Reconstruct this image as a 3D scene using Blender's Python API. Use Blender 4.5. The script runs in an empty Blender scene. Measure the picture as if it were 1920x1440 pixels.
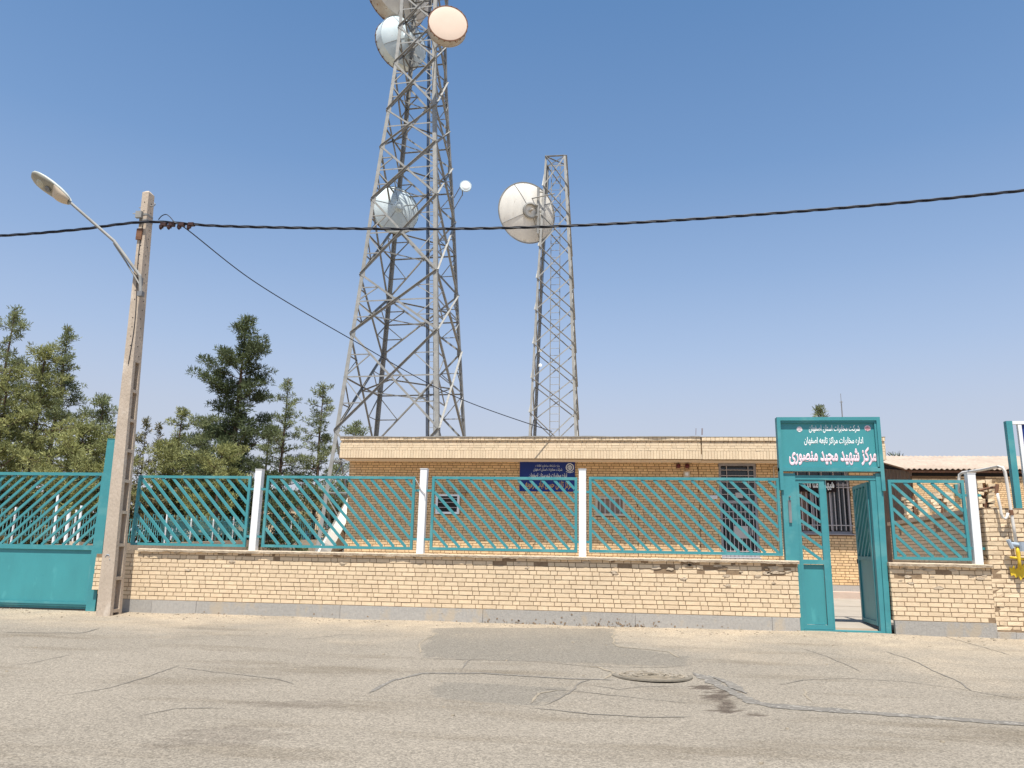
import bpy, math, random
import numpy as np
from mathutils import Vector, Matrix, noise
random.seed(7)
R=math.radians
sc=bpy.context.scene
COL=sc.collection
# ------------------------------------------------------------------ camera
FPX=1446.433; PITCH=.213353; ROLL=.0183541; YAW=-.1248989
CAM=Vector((0,-12,1.0626))
Fw=Vector((math.sin(YAW)*math.cos(PITCH),math.cos(YAW)*math.cos(PITCH),math.sin(PITCH)))
Rt=Vector((math.cos(YAW),-math.sin(YAW),0)); Up=Rt.cross(Fw)
R2=Rt*math.cos(ROLL)+Up*math.sin(ROLL); U2=-Rt*math.sin(ROLL)+Up*math.cos(ROLL)
cd=bpy.data.cameras.new('camera'); cam=bpy.data.objects.new('camera',cd); COL.objects.link(cam)
cd.sensor_width=36; cd.lens=FPX/1920*36; cd.clip_start=.1; cd.clip_end=6000
m3=Matrix((R2,U2,-Fw)).transposed(); cam.matrix_world=Matrix.Translation(CAM)@m3.to_4x4()
sc.camera=cam
def ray(x,y): return Fw+R2*((x-960)/FPX)-U2*((y-720)/FPX)
def W(x,y,Y):                       # the point at depth Y seen at that place of the photograph
    r=ray(x,y); return CAM+r*((Y+12)/r.y)
def G(x,y):                         # the road point
    r=ray(x,y); a=CAM.z; t=(0.0-a)/(r.z-.03*r.y) if True else 0
    # road: z=.03*Y  ->  a+t*rz=.03*(-12+t*ry)
    t=(-.36-a)/(r.z-.03*r.y); return CAM+r*t
# ------------------------------------------------------------------ world, sun
w=bpy.data.worlds.new('World'); sc.world=w; w.use_nodes=True
nt=w.node_tree; nt.nodes.clear()
sky=nt.nodes.new('ShaderNodeTexSky'); sky.sky_type='NISHITA'; sky.sun_disc=False
sd=Vector((.05,-1,2.52)).normalized()
sky.sun_elevation=math.asin(sd.z); sky.sun_rotation=math.atan2(sd.x,sd.y)
sky.altitude=1200; sky.air_density=1.0; sky.dust_density=1.2; sky.ozone_density=3.0
bg=nt.nodes.new('ShaderNodeBackground'); bg.inputs[1].default_value=.125
ow=nt.nodes.new('ShaderNodeOutputWorld'); tcw=nt.nodes.new('ShaderNodeTexCoord'); sxw=nt.nodes.new('ShaderNodeSeparateXYZ'); nt.links.new(tcw.outputs['Generated'],sxw.inputs[0])
rw=nt.nodes.new('ShaderNodeValToRGB'); e_=rw.color_ramp.elements; rw.color_ramp.interpolation='LINEAR'     # summer haze low over the horizon
e_[0].position=0; e_[0].color=(.92,.92,.92,1); e_[1].position=.62; e_[1].color=(0,0,0,1)
for p_,c__ in ((.10,.88),(.17,.74),(.25,.48),(.34,.27),(.46,.09)): q_=e_.new(p_); q_.color=(c__,c__,c__,1)
nt.links.new(sxw.outputs['Z'],rw.inputs[0])
tint=nt.nodes.new('ShaderNodeMix'); tint.data_type='RGBA'; tint.blend_type='MULTIPLY'; tint.inputs[0].default_value=1; tint.inputs[7].default_value=(.84,1.02,1.04,1); nt.links.new(sky.outputs[0],tint.inputs[6])
hz=nt.nodes.new('ShaderNodeMix'); hz.data_type='RGBA'; hz.inputs[7].default_value=(3.15,3.12,3.5,1); nt.links.new(rw.outputs[0],hz.inputs[0]); nt.links.new(tint.outputs[2],hz.inputs[6])
nt.links.new(hz.outputs[2],bg.inputs[0]); nt.links.new(bg.outputs[0],ow.inputs[0])
sl=bpy.data.lights.new('sun','SUN'); sl.energy=4.9; sl.angle=R(.5); sl.color=(1,.955,.88)
so=bpy.data.objects.new('sun',sl); COL.objects.link(so); so.rotation_euler=(-sd).to_track_quat('-Z','Y').to_euler()
so.location=(0,-5,30)
sc.view_settings.view_transform='Standard'; sc.view_settings.look='None'
sc.view_settings.exposure=.58; sc.view_settings.gamma=1
# ------------------------------------------------------------------ materials
def mat(name,c1,c2=None,scale=6,rough=.8,metal=0,bump=0,bscale=60,tone=0,spec=.3,speck=None,scale3=(1,1,1),trans=0,detail=6,extra=None):
    m=bpy.data.materials.new(name); m.use_nodes=True; t=m.node_tree; N=t.nodes; L=t.links; N.clear()
    out=N.new('ShaderNodeOutputMaterial'); b=N.new('ShaderNodeBsdfPrincipled'); L.new(b.outputs[0],out.inputs[0])
    b.inputs['Roughness'].default_value=rough; b.inputs['Metallic'].default_value=metal
    b.inputs['Specular IOR Level'].default_value=spec
    tc=N.new('ShaderNodeTexCoord'); mp=N.new('ShaderNodeMapping'); mp.inputs['Scale'].default_value=scale3
    L.new(tc.outputs['Object'],mp.inputs[0])
    if c2 is None: c2=tuple(v*.8 for v in c1)
    nz=N.new('ShaderNodeTexNoise'); nz.inputs['Scale'].default_value=scale; nz.inputs['Detail'].default_value=detail; nz.inputs['Roughness'].default_value=.65
    L.new(mp.outputs[0],nz.inputs['Vector'])
    cr=N.new('ShaderNodeValToRGB'); cr.color_ramp.elements[0].position=.35; cr.color_ramp.elements[1].position=.65
    cr.color_ramp.elements[0].color=(*c2,1); cr.color_ramp.elements[1].color=(*c1,1)
    L.new(nz.outputs[0],cr.inputs[0]); col=cr.outputs[0]
    if speck:                        # (colour, scale, threshold)
        for (sc_,ss,th) in (speck if isinstance(speck,list) else [speck]):
            n2=N.new('ShaderNodeTexNoise'); n2.inputs['Scale'].default_value=ss; n2.inputs['Detail'].default_value=5
            L.new(mp.outputs[0],n2.inputs['Vector'])
            r2=N.new('ShaderNodeMapRange'); r2.inputs[1].default_value=th; r2.inputs[2].default_value=th+.08
            L.new(n2.outputs[0],r2.inputs[0])
            mx=N.new('ShaderNodeMix'); mx.data_type='RGBA'; L.new(r2.outputs[0],mx.inputs[0]); L.new(col,mx.inputs[6]); mx.inputs[7].default_value=(*sc_,1); col=mx.outputs[2]
    if tone:
        at=N.new('ShaderNodeAttribute'); at.attribute_name='tone'
        mr=N.new('ShaderNodeMapRange'); mr.inputs[3].default_value=1-tone; mr.inputs[4].default_value=1+tone
        L.new(at.outputs['Fac'],mr.inputs[0])
        hs=N.new('ShaderNodeVectorMath'); hs.operation='SCALE'; L.new(col,hs.inputs[0]); L.new(mr.outputs[0],hs.inputs['Scale']); col=hs.outputs[0]
        if extra:                    # hue drift by tone: (colour, amount)
            mm=N.new('ShaderNodeMath'); mm.operation='MULTIPLY'; mm.inputs[1].default_value=17.31; L.new(at.outputs['Fac'],mm.inputs[0])
            fr=N.new('ShaderNodeMath'); fr.operation='FRACT'; L.new(mm.outputs[0],fr.inputs[0])
            f2=N.new('ShaderNodeMath'); f2.operation='MULTIPLY'; f2.inputs[1].default_value=extra[1]; L.new(fr.outputs[0],f2.inputs[0])
            mx=N.new('ShaderNodeMix'); mx.data_type='RGBA'; L.new(f2.outputs[0],mx.inputs[0]); L.new(col,mx.inputs[6]); mx.inputs[7].default_value=(*extra[0],1); col=mx.outputs[2]
    L.new(col,b.inputs['Base Color'])
    if bump:
        n3=N.new('ShaderNodeTexNoise'); n3.inputs['Scale'].default_value=bscale; n3.inputs['Detail'].default_value=5
        L.new(mp.outputs[0],n3.inputs['Vector'])
        bp=N.new('ShaderNodeBump'); bp.inputs['Strength'].default_value=bump; bp.inputs['Distance'].default_value=.01
        L.new(n3.outputs[0],bp.inputs['Height']); L.new(bp.outputs[0],b.inputs['Normal'])
    if trans:
        tr=N.new('ShaderNodeBsdfTranslucent'); L.new(col,tr.inputs[0]); ms=N.new('ShaderNodeMixShader'); ms.inputs[0].default_value=trans
        L.new(b.outputs[0],ms.inputs[1]); L.new(tr.outputs[0],ms.inputs[2]); L.new(ms.outputs[0],out.inputs[0])
    m.diffuse_color=(*c1,1)
    return m
M={}
M['brick']=mat('brick',(.73,.575,.385),(.67,.515,.335),scale=14,rough=.92,bump=.5,bscale=90,tone=.065,extra=((.70,.51,.35),.18),speck=((.42,.30,.18),55,.66))
M['brick_house']=mat('brick_house',(.75,.53,.285),(.66,.44,.225),scale=12,rough=.92,bump=.4,bscale=80,tone=.16,extra=((.68,.44,.27),.35),speck=((.42,.28,.15),50,.68))  # same brick as the parapet; warm tone of the eave shade put into the colour
M['mortar']=mat('mortar',(.30,.21,.13),(.22,.15,.09),scale=20,rough=.95,bump=.4)
M['mortar_house']=mat('mortar_house',(.21,.12,.055),(.15,.085,.04),scale=20,rough=.95,bump=.3)
M['mortar_pale']=mat('mortar_pale',(.30,.21,.12),(.24,.165,.095),scale=20,rough=.95)
M['plaster']=mat('plaster',(.58,.47,.34),(.43,.34,.24),scale=9,rough=.95,bump=.9,bscale=45,speck=((.33,.25,.17),30,.66))
M['soffit']=mat('soffit',(.70,.58,.43),(.62,.50,.37),scale=5,rough=.95,bump=.2)  # lightened: bounce light on the underside is put into the colour
M['granite']=mat('granite',(.40,.375,.335),(.335,.315,.285),scale=30,rough=.8,bump=.5,bscale=70,tone=.08,speck=[((.42,.36,.28),3.5,.58),((.22,.2,.175),90,.66),((.25,.215,.175),7,.7)],scale3=(1,1,.6))
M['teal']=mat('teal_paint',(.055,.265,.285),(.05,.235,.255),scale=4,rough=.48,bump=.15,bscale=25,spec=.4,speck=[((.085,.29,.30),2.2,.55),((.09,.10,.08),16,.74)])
M['teal_old']=mat('teal_sheet',(.055,.285,.30),(.05,.25,.265),scale=2.2,rough=.45,bump=.25,bscale=5,spec=.45,speck=[((.07,.315,.325),6,.62),((.03,.20,.215),7,.68)],scale3=(1,1,.45))
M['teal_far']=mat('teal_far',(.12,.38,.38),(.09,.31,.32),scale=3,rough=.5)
M['white']=mat('white_paint',(.80,.80,.79),(.74,.74,.73),scale=5,rough=.5,speck=((.55,.50,.44),14,.72))
M['pole']=mat('pole_concrete',(.50,.41,.32),(.43,.35,.27),scale=5,rough=.92,bump=.7,bscale=40,speck=[((.34,.27,.20),22,.66),((.58,.50,.41),3,.6)],scale3=(1,1,.5))
M['galv']=mat('galvanised_steel',(.33,.32,.295),(.24,.235,.215),scale=3,rough=.6,metal=.2,speck=((.30,.22,.15),6,.72))
M['galv_dark']=mat('dull_steel',(.25,.25,.25),(.18,.18,.18),scale=3,rough=.6,metal=.3)
M['dish']=mat('dish_white',(.60,.68,.70),(.50,.58,.60),scale=1.2,rough=.5,speck=((.45,.44,.40),3.5,.68))
M['dish_cream']=mat('dish_cream',(.72,.69,.62),(.62,.59,.53),scale=1.1,rough=.5,speck=((.44,.40,.34),2.5,.64),scale3=(2,2,.6))
M['shroud']=mat('dish_shroud',(.50,.48,.43),(.36,.31,.25),scale=2,rough=.6,speck=((.28,.17,.09),4,.6))
M['rust']=mat('rusty_steel',(.22,.11,.06),(.13,.065,.04),scale=9,rough=.85,bump=.3)
M['radome']=mat('radome',(.72,.56,.44),(.70,.545,.425),scale=1.2,rough=.6)
M['grey_metal']=mat('grey_frame_paint',(.36,.33,.33),(.30,.275,.28),scale=6,rough=.5)
M['bar_paint']=mat('bar_paint',(.50,.45,.43),(.43,.38,.37),scale=8,rough=.5)
M['glass']=mat('dark_glass',(.018,.02,.024),(.012,.013,.016),scale=2,rough=.08,spec=.6)
M['curtain']=mat('curtain',(.30,.21,.16),(.24,.165,.125),scale=4,rough=.9,scale3=(6,1,.3))
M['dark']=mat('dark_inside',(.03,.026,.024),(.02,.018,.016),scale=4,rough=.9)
M['blue']=mat('blue_sign_paint',(.010,.032,.20),(.008,.027,.17),scale=3,rough=.4)
M['gold']=mat('gold_letter',(.55,.36,.14),(.5,.32,.12),scale=5,rough=.5)
M['letter']=mat('white_letter',(.82,.84,.82),(.78,.8,.78),scale=5,rough=.5)
M['pink']=mat('pink_letter',(.80,.60,.64),(.77,.57,.61),scale=5,rough=.5)
M['red']=mat('red_paint',(.45,.05,.06),(.35,.04,.05),scale=5,rough=.5)
M['siren']=mat('dark_red_plastic',(.12,.018,.022),(.08,.012,.016),scale=5,rough=.35)
M['black']=mat('black_cloth',(.018,.010,.012),(.012,.008,.010),scale=5,rough=.9)
M['cable']=mat('black_cable',(.02,.022,.032),(.014,.016,.024),scale=9,rough=.5)
M['insul']=mat('brown_clamp',(.06,.028,.022),(.04,.018,.015),scale=9,rough=.5)
M['lamp']=mat('lamp_housing',(.58,.61,.56),(.52,.54,.50),scale=8,rough=.4)
M['lampglass']=mat('lamp_glass',(.30,.28,.22),(.24,.22,.17),scale=8,rough=.12,spec=.6)
M['lampcone']=mat('lamp_reflector',(.45,.43,.34),(.40,.38,.30),scale=8,rough=.3)
M['asbestos']=mat('corrugated_roof',(.48,.385,.30),(.38,.30,.235),scale=2,rough=.95,bump=.2,speck=((.42,.34,.27),3,.62))
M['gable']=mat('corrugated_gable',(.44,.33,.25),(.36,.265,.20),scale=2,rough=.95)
M['paper']=mat('paper_notice',(.50,.47,.44),(.46,.43,.40),scale=8,rough=.8)
M['plastic']=mat('beige_plastic',(.58,.48,.36),(.52,.43,.32),scale=6,rough=.5)
M['pipe']=mat('white_pipe',(.68,.64,.58),(.60,.56,.50),scale=9,rough=.5,speck=((.35,.20,.12),16,.68))
M['valve']=mat('grey_blue_valve',(.36,.42,.48),(.30,.34,.38),scale=9,rough=.5)
M['yellow']=mat('yellow_paint',(.72,.50,.03),(.60,.40,.03),scale=12,rough=.6,speck=((.35,.2,.05),20,.68))
M['bark']=mat('pine_bark',(.13,.085,.06),(.08,.055,.04),scale=9,rough=.95,bump=.5)
M['fol_pale']=mat('needles_pale',(.31,.31,.12),(.22,.235,.09),scale=.9,rough=.7,tone=.4,trans=.35)
M['fol_dark']=mat('needles_dark',(.115,.14,.06),(.08,.10,.043),scale=.9,rough=.7,tone=.4,trans=.3)
M['fol_mid']=mat('needles_mid',(.235,.255,.12),(.165,.19,.088),scale=.9,rough=.7,tone=.4,trans=.35)
M['fol_rust']=mat('shrub_leaves',(.24,.19,.095),(.13,.14,.06),scale=1.4,rough=.7,tone=.5,trans=.2)
M['cream']=mat('cream_render',(.58,.44,.29),(.52,.39,.25),scale=3,rough=.9)
M['tile']=mat('white_tile',(.72,.72,.74),(.66,.66,.68),scale=6,rough=.35)
M['kerb']=mat('pale_kerb_stone',(.56,.43,.34),(.50,.38,.30),scale=6,rough=.9,bump=.2)
M['carblue']=mat('car_blue',(.02,.05,.10),(.018,.045,.09),scale=2,rough=.25,spec=.6)
M['tyre']=mat('tyre_rubber',(.02,.02,.02),(.015,.015,.015),scale=5,rough=.9)
M['asphalt']=None
def asphalt():
    m=bpy.data.materials.new('asphalt'); m.use_nodes=True; t=m.node_tree; N=t.nodes; L=t.links; N.clear()
    out=N.new('ShaderNodeOutputMaterial'); b=N.new('ShaderNodeBsdfPrincipled'); L.new(b.outputs[0],out.inputs[0]); b.inputs['Roughness'].default_value=.93; b.inputs['Specular IOR Level'].default_value=.15
    tc=N.new('ShaderNodeTexCoord'); OB=tc.outputs['Object']
    def noi(scale,det=5,s3=None,ro=.6):
        n=N.new('ShaderNodeTexNoise'); n.inputs['Scale'].default_value=scale; n.inputs['Detail'].default_value=det; n.inputs['Roughness'].default_value=ro
        if s3:
            mp=N.new('ShaderNodeMapping'); mp.inputs['Scale'].default_value=s3; L.new(OB,mp.inputs[0]); L.new(mp.outputs[0],n.inputs['Vector'])
        else: L.new(OB,n.inputs['Vector'])
        return n.outputs[0]
    def mr(v,a,b_,c=0,d=1):
        r=N.new('ShaderNodeMapRange'); r.inputs[1].default_value=a; r.inputs[2].default_value=b_; r.inputs[3].default_value=c; r.inputs[4].default_value=d; L.new(v,r.inputs[0]); return r.outputs[0]
    def mix(f,a,b_):
        x=N.new('ShaderNodeMix'); x.data_type='RGBA'
        if isinstance(f,float): x.inputs[0].default_value=f
        else: L.new(f,x.inputs[0])
        for i,v in ((6,a),(7,b_)):
            if isinstance(v,tuple): x.inputs[i].default_value=(*v,1)
            else: L.new(v,x.inputs[i])
        return x.outputs[2]
    def math_(op,a,b_):
        x=N.new('ShaderNodeMath'); x.operation=op
        for i,v in enumerate((a,b_)):
            if isinstance(v,(int,float)): x.inputs[i].default_value=v
            else: L.new(v,x.inputs[i])
        return x.outputs[0]
    at=N.new('ShaderNodeAttribute'); at.attribute_name='paint'; sp=N.new('ShaderNodeSeparateColor'); L.new(at.outputs['Color'],sp.inputs[0])
    dust,patch,stain=sp.outputs[0],sp.outputs[1],sp.outputs[2]
    c=mix(mr(noi(.55,6),.35,.65),(.24,.207,.163),(.268,.231,.182))
    c=mix(mr(noi(1.3,6,(.35,1.6,1)),.52,.72),c,(.187,.155,.115))
    c=mix(math_('MULTIPLY',patch,1.0),c,(.205,.18,.145))
    c=mix(math_('MULTIPLY',dust,mr(noi(1.6,6),.3,.62,.35,1)),c,(.40,.325,.235))
    c=mix(math_('MULTIPLY',stain,mr(noi(7,5,(.4,2,1)),.30,.48)),c,(.10,.078,.06))
    # the stones in the asphalt
    vo=N.new('ShaderNodeTexVoronoi'); vo.inputs['Scale'].default_value=88; L.new(OB,vo.inputs['Vector'])
    g=mr(vo.outputs['Distance'],.1,.6)
    sep=N.new('ShaderNodeSeparateColor'); L.new(vo.outputs['Color'],sep.inputs[0])
    g2=mr(sep.outputs[0],0,1,.68,1.25)
    grain=math_('MULTIPLY',g2,mr(noi(38,6),.3,.7,.86,1.12))
    grain=math_('MULTIPLY',grain,mr(noi(150,3),.3,.7,.86,1.12))
    gm=N.new('ShaderNodeVectorMath'); gm.operation='SCALE'; L.new(c,gm.inputs[0]); L.new(grain,gm.inputs['Scale'])
    L.new(gm.outputs[0],b.inputs['Base Color'])
    bp=N.new('ShaderNodeBump'); bp.inputs['Strength'].default_value=.55; bp.inputs['Distance'].default_value=.006
    L.new(math_('ADD',sep.outputs[1],math_('MULTIPLY',noi(12,6),2.2)),bp.inputs['Height']); L.new(bp.outputs[0],b.inputs['Normal'])
    return m
M['asphalt']=asphalt()
M['crack']=mat('asphalt_crack',(.15,.132,.11),(.20,.178,.148),scale=9,rough=.95)
M['seal']=mat('crack_sealant',(.15,.135,.115),(.185,.165,.138),scale=5,rough=.9,bump=.5,bscale=70,speck=((.27,.245,.21),24,.55))
M['lip']=mat('dusty_crack_lip',(.31,.255,.185),(.25,.21,.155),scale=9,rough=.95)
M['soil']=mat('dry_soil',(.34,.27,.19),(.27,.21,.15),scale=.6,rough=.95,bump=.5,bscale=8,speck=((.20,.16,.11),2,.6))
M['yard']=mat('yard_concrete',(.36,.315,.26),(.31,.27,.22),scale=2,rough=.93,bump=.3,bscale=50)
M['iron']=mat('cast_iron_dusty',(.20,.17,.13),(.16,.138,.105),scale=16,rough=.8,bump=.5)
M['bitumen']=mat('grey_roofing_felt',(.26,.24,.21),(.20,.185,.165),scale=8,rough=.9,bump=.4)
# ------------------------------------------------------------------ mesh building
class MB:
    def __init__(s): s.v=[]; s.f=[]; s.t=[]; s.mi=[]
    def face(s,idx,tone=.5,mi=0): s.f.append(idx); s.t.append(tone); s.mi.append(mi)
    def hexa(s,p,tone=.5,mi=0):        # 8 points: bottom 4 (ccw), top 4
        b=len(s.v); s.v+= [tuple(q) for q in p]
        for q in ((0,3,2,1),(4,5,6,7),(0,1,5,4),(1,2,6,5),(2,3,7,6),(3,0,4,7)): s.face([b+i for i in q],tone,mi)
    def box(s,a,c,tone=.5,mi=0,jit=0):
        x0,y0,z0=a; x1,y1,z1=c
        p=[(x0,y0,z0),(x1,y0,z0),(x1,y1,z0),(x0,y1,z0),(x0,y0,z1),(x1,y0,z1),(x1,y1,z1),(x0,y1,z1)]
        if jit: p=[(q[0]+random.uniform(-jit,jit),q[1]+random.uniform(-jit,jit)*.7,q[2]+random.uniform(-jit,jit)) for q in p]
        s.hexa(p,tone,mi)
    def bar(s,p0,p1,w,h,up=(0,0,1),tone=.5,mi=0,taper=1,off=(0,0)):
        p0=Vector(p0); p1=Vector(p1); d=(p1-p0).normalized(); up=Vector(up)
        x=d.cross(up)
        if x.length<1e-4: x=d.cross(Vector((1,0,0)))
        x.normalize(); y=x.cross(d).normalized(); o=x*off[0]+y*off[1]
        P=[]
        for (c,k) in ((p0,1),(p1,taper)):
            for a,b in ((-1,-1),(1,-1),(1,1),(-1,1)): P.append(c+o+x*(a*w*k/2)+y*(b*h*k/2))
        s.hexa(P,tone,mi)
    def angle(s,p0,p1,w,t,up,mi=0,out=False):    # an L section: two flanges
        s.bar(p0,p1,w,t,up,mi=mi)
        x=(Vector(p1)-Vector(p0)).cross(Vector(up)); sg_=1 if x.z>0 else -1
        s.bar(p0,p1,t,w,up,mi=mi,off=(sg_*(w/2-t/2-.002) if out else -w/2+t/2+.002, w/2 if out else -w/2))
    def tube(s,pts,r,n=8,caps=True,tone=.5,mi=0):
        pts=[Vector(p) for p in pts]; rs=r if isinstance(r,(list,tuple)) else [r]*len(pts); b=len(s.v); u=None
        for i,p in enumerate(pts):
            d=(pts[min(i+1,len(pts)-1)]-pts[max(i-1,0)]).normalized()
            if u is None:
                u=d.cross(Vector((0,0,1)))
                if u.length<.05: u=d.cross(Vector((1,0,0)))
            u=(u-d*u.dot(d)).normalized(); v=d.cross(u)
            for k in range(n):
                a=2*math.pi*k/n; s.v.append(tuple(p+(u*math.cos(a)+v*math.sin(a))*rs[i]))
        for i in range(len(pts)-1):
            for k in range(n):
                s.face([b+i*n+k,b+i*n+(k+1)%n,b+(i+1)*n+(k+1)%n,b+(i+1)*n+k],tone,mi)
        if caps:
            s.face([b+k for k in range(n)][::-1],tone,mi); s.face([b+(len(pts)-1)*n+k for k in range(n)],tone,mi)
    def lathe(s,prof,o,ax,n=40,mi=0,squash=None):   # prof: list of (radius, along)
        o=Vector(o); ax=Vector(ax).normalized(); u=ax.cross(Vector((0,0,1))).normalized(); v=u.cross(ax)
        b=len(s.v)
        for (r,h) in prof:
            for k in range(n):
                a=2*math.pi*k/n; s.v.append(tuple(o+ax*h+(u*math.cos(a)+v*math.sin(a))*r))
        for i in range(len(prof)-1):
            for k in range(n): s.face([b+i*n+k,b+i*n+(k+1)%n,b+(i+1)*n+(k+1)%n,b+(i+1)*n+k],.5,mi)
    def poly(s,pts,d,mi=0):              # a prism: outline pts extruded by vector d
        n=len(pts); b=len(s.v); d=Vector(d)
        s.v+=[tuple(p) for p in pts]+[tuple(Vector(p)+d) for p in pts]
        s.face([b+i for i in range(n)],.5,mi); s.face([b+n+i for i in range(n)][::-1],.5,mi)
        for i in range(n): s.face([b+i,b+n+i,b+n+(i+1)%n,b+(i+1)%n],.5,mi)
    def build(s,name,ms,parent=None,smooth=False,org=None,label=None):
        if not isinstance(ms,(list,tuple)): ms=[ms]
        o0=Vector(org) if org is not None else (parent['_o'] if parent is not None else Vector((0,0,0)))
        o0=Vector(o0)
        me=bpy.data.meshes.new(name); me.from_pydata([(q[0]-o0.x,q[1]-o0.y,q[2]-o0.z) for q in s.v],[],s.f)
        for m in ms: me.materials.append(M[m])
        if len(ms)>1: me.polygons.foreach_set('material_index',s.mi)
        a=me.attributes.new('tone','FLOAT','FACE'); a.data.foreach_set('value',s.t)
        if smooth: me.polygons.foreach_set('use_smooth',[True]*len(s.f))
        me.update()
        ob=bpy.data.objects.new(name,me); COL.objects.link(ob)
        if parent is not None: ob.parent=parent
        else: ob.location=o0
        ob['_o']=tuple(o0)
        if label: ob['label']=label
        return ob
def thing(name,loc,label,cat,group=None):
    o=bpy.data.objects.new(name,None); COL.objects.link(o); o.location=loc; o.empty_display_size=.3
    o['_o']=tuple(loc); o['label']=label; o['category']=cat
    if group: o['group']=group
    return o
def tag(o,label,cat,group=None):
    o['label']=label; o['category']=cat
    if group: o['group']=group
    return o
def struct(o,kind='structure'): o['kind']=kind; return o
# ------------------------------------------------------------------ writing
LET={'ا':'FE8D FE8E','آ':'FE81 FE82','ب':'FE8F FE90 FE91 FE92','ت':'FE95 FE96 FE97 FE98','ج':'FE9D FE9E FE9F FEA0','ح':'FEA1 FEA2 FEA3 FEA4','خ':'FEA5 FEA6 FEA7 FEA8','د':'FEA9 FEAA','ذ':'FEAB FEAC','ر':'FEAD FEAE','ز':'FEAF FEB0','س':'FEB1 FEB2 FEB3 FEB4','ش':'FEB5 FEB6 FEB7 FEB8','ص':'FEB9 FEBA FEBB FEBC','ط':'FEC1 FEC2 FEC3 FEC4','ع':'FEC9 FECA FECB FECC','ف':'FED1 FED2 FED3 FED4','ق':'FED5 FED6 FED7 FED8','ک':'FB8E FB8F FB90 FB91','ل':'FEDD FEDE FEDF FEE0','م':'FEE1 FEE2 FEE3 FEE4','ن':'FEE5 FEE6 FEE7 FEE8','و':'FEED FEEE','ه':'FEE9 FEEA FEEB FEEC','ی':'FBFC FBFD FBFE FBFF'}
def shape(s):
    out=''
    for i,c in enumerate(s):
        if c not in LET: out+=c; continue
        f=LET[c].split(); pj=i>0 and s[i-1] in LET and len(LET[s[i-1]].split())==4
        nj=len(f)==4 and i+1<len(s) and s[i+1] in LET
        out+=chr(int(f[(3 if pj else 2) if nj else (1 if pj else 0)],16))
    return out[::-1]
def writing(name,text,xc,zc,Y,width,height,m,parent,bold=.02,slant=0):
    c=bpy.data.curves.new('t','FONT'); c.body=shape(text); c.size=1; c.bevel_depth=bold; c.bevel_resolution=0
    o=bpy.data.objects.new('t',c); COL.objects.link(o); bpy.context.view_layer.update()
    me=bpy.data.meshes.new_from_object(o.evaluated_get(bpy.context.evaluated_depsgraph_get()))
    bpy.data.objects.remove(o); bpy.data.curves.remove(c)
    V=[v.co.copy() for v in me.vertices]
    x0=min(v.x for v in V); x1=max(v.x for v in V); y0=min(v.y for v in V); y1=max(v.y for v in V)
    po=Vector(parent['_o'])
    for v,q in zip(me.vertices,V):
        u=(q.x-(x0+x1)/2)/(x1-x0)*width; h=(q.y-(y0+y1)/2)/(y1-y0)*height
        v.co=(xc+u+slant*h-po.x,Y-.0015-q.z*.02-po.y,zc+h-po.z)
    me.materials.clear(); me.materials.append(M[m]); me.name=name
    ob=bpy.data.objects.new(name,me); COL.objects.link(ob); ob.parent=parent; ob['_o']=tuple(po)
    return ob
# ------------------------------------------------------------------ bricks
def brickwork(mb,u0,u1,z0,z1,fn,course=.0645,Lb=.21,joint=.011,holes=(),depth=.03,jit=.0012,missing=(),proud=.004,soldier=False,vj=None,sunk=0):
    """fn(u,d,z): d metres out of the wall"""
    if soldier:
        u=u0
        while u<u1-.01:
            e=min(u+course,u1); t=random.random()
            a,b=u+joint/2,e-joint/2
            if b-a>.01 and not any(h[0]<b and h[1]>a for h in holes):
                d=proud+random.uniform(-.002,.002); _br(mb,a,b,z0+.003,z1-.003,fn,d,depth,t,jit)
            u=e
        return
    n=int(round((z1-z0)/course)); P=Lb*1.5+joint*0
    for r in range(n):
        za=z0+r*course; zb=za+course; u=u0-((r%2)*.5*P+(r%3)*.012)*1.0-P*random.choice((0,0)); k=0
        while u<u1:
            l=Lb if k%2==0 else Lb*.5
            if random.random()<.03: l=Lb*.75
            a,b=u+joint/2,u+l-joint/2; u+=l; k+=1
            a=max(a,u0); b=min(b,u1)
            if b-a<.012: continue
            segs=[(a,b)]
            for h in holes:
                if h[2]<zb-.004 and h[3]>za+.004:
                    ns=[]
                    for (p,q) in segs:
                        if h[1]<=p or h[0]>=q: ns.append((p,q)); continue
                        if h[0]-p>.015: ns.append((p,h[0]))
                        if q-h[1]>.015: ns.append((h[1],q))
                    segs=ns
            t=random.random(); d=proud+random.uniform(-.003,.003)
            if any(mm[0]<b and mm[0]>a and za<mm[1]<zb for mm in missing): continue
            zt=0
            for (p,q) in segs:
                _br(mb,p,q,za+joint/2,zb-joint/2,fn,d,depth,t,jit)
def _br(mb,a,b,za,zb,fn,d,depth,t,jit):
    j=lambda: random.uniform(-jit,jit)
    pts=[]
    for z in (za,zb):
        for (u,dd) in ((a,d),(b,d),(b,-depth),(a,-depth)):
            pts.append(fn(u+j(),dd+j(),z+j()))
    mb.hexa(pts,t)
def front(Y): return lambda u,d,z:(u,Y-d,z)
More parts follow.
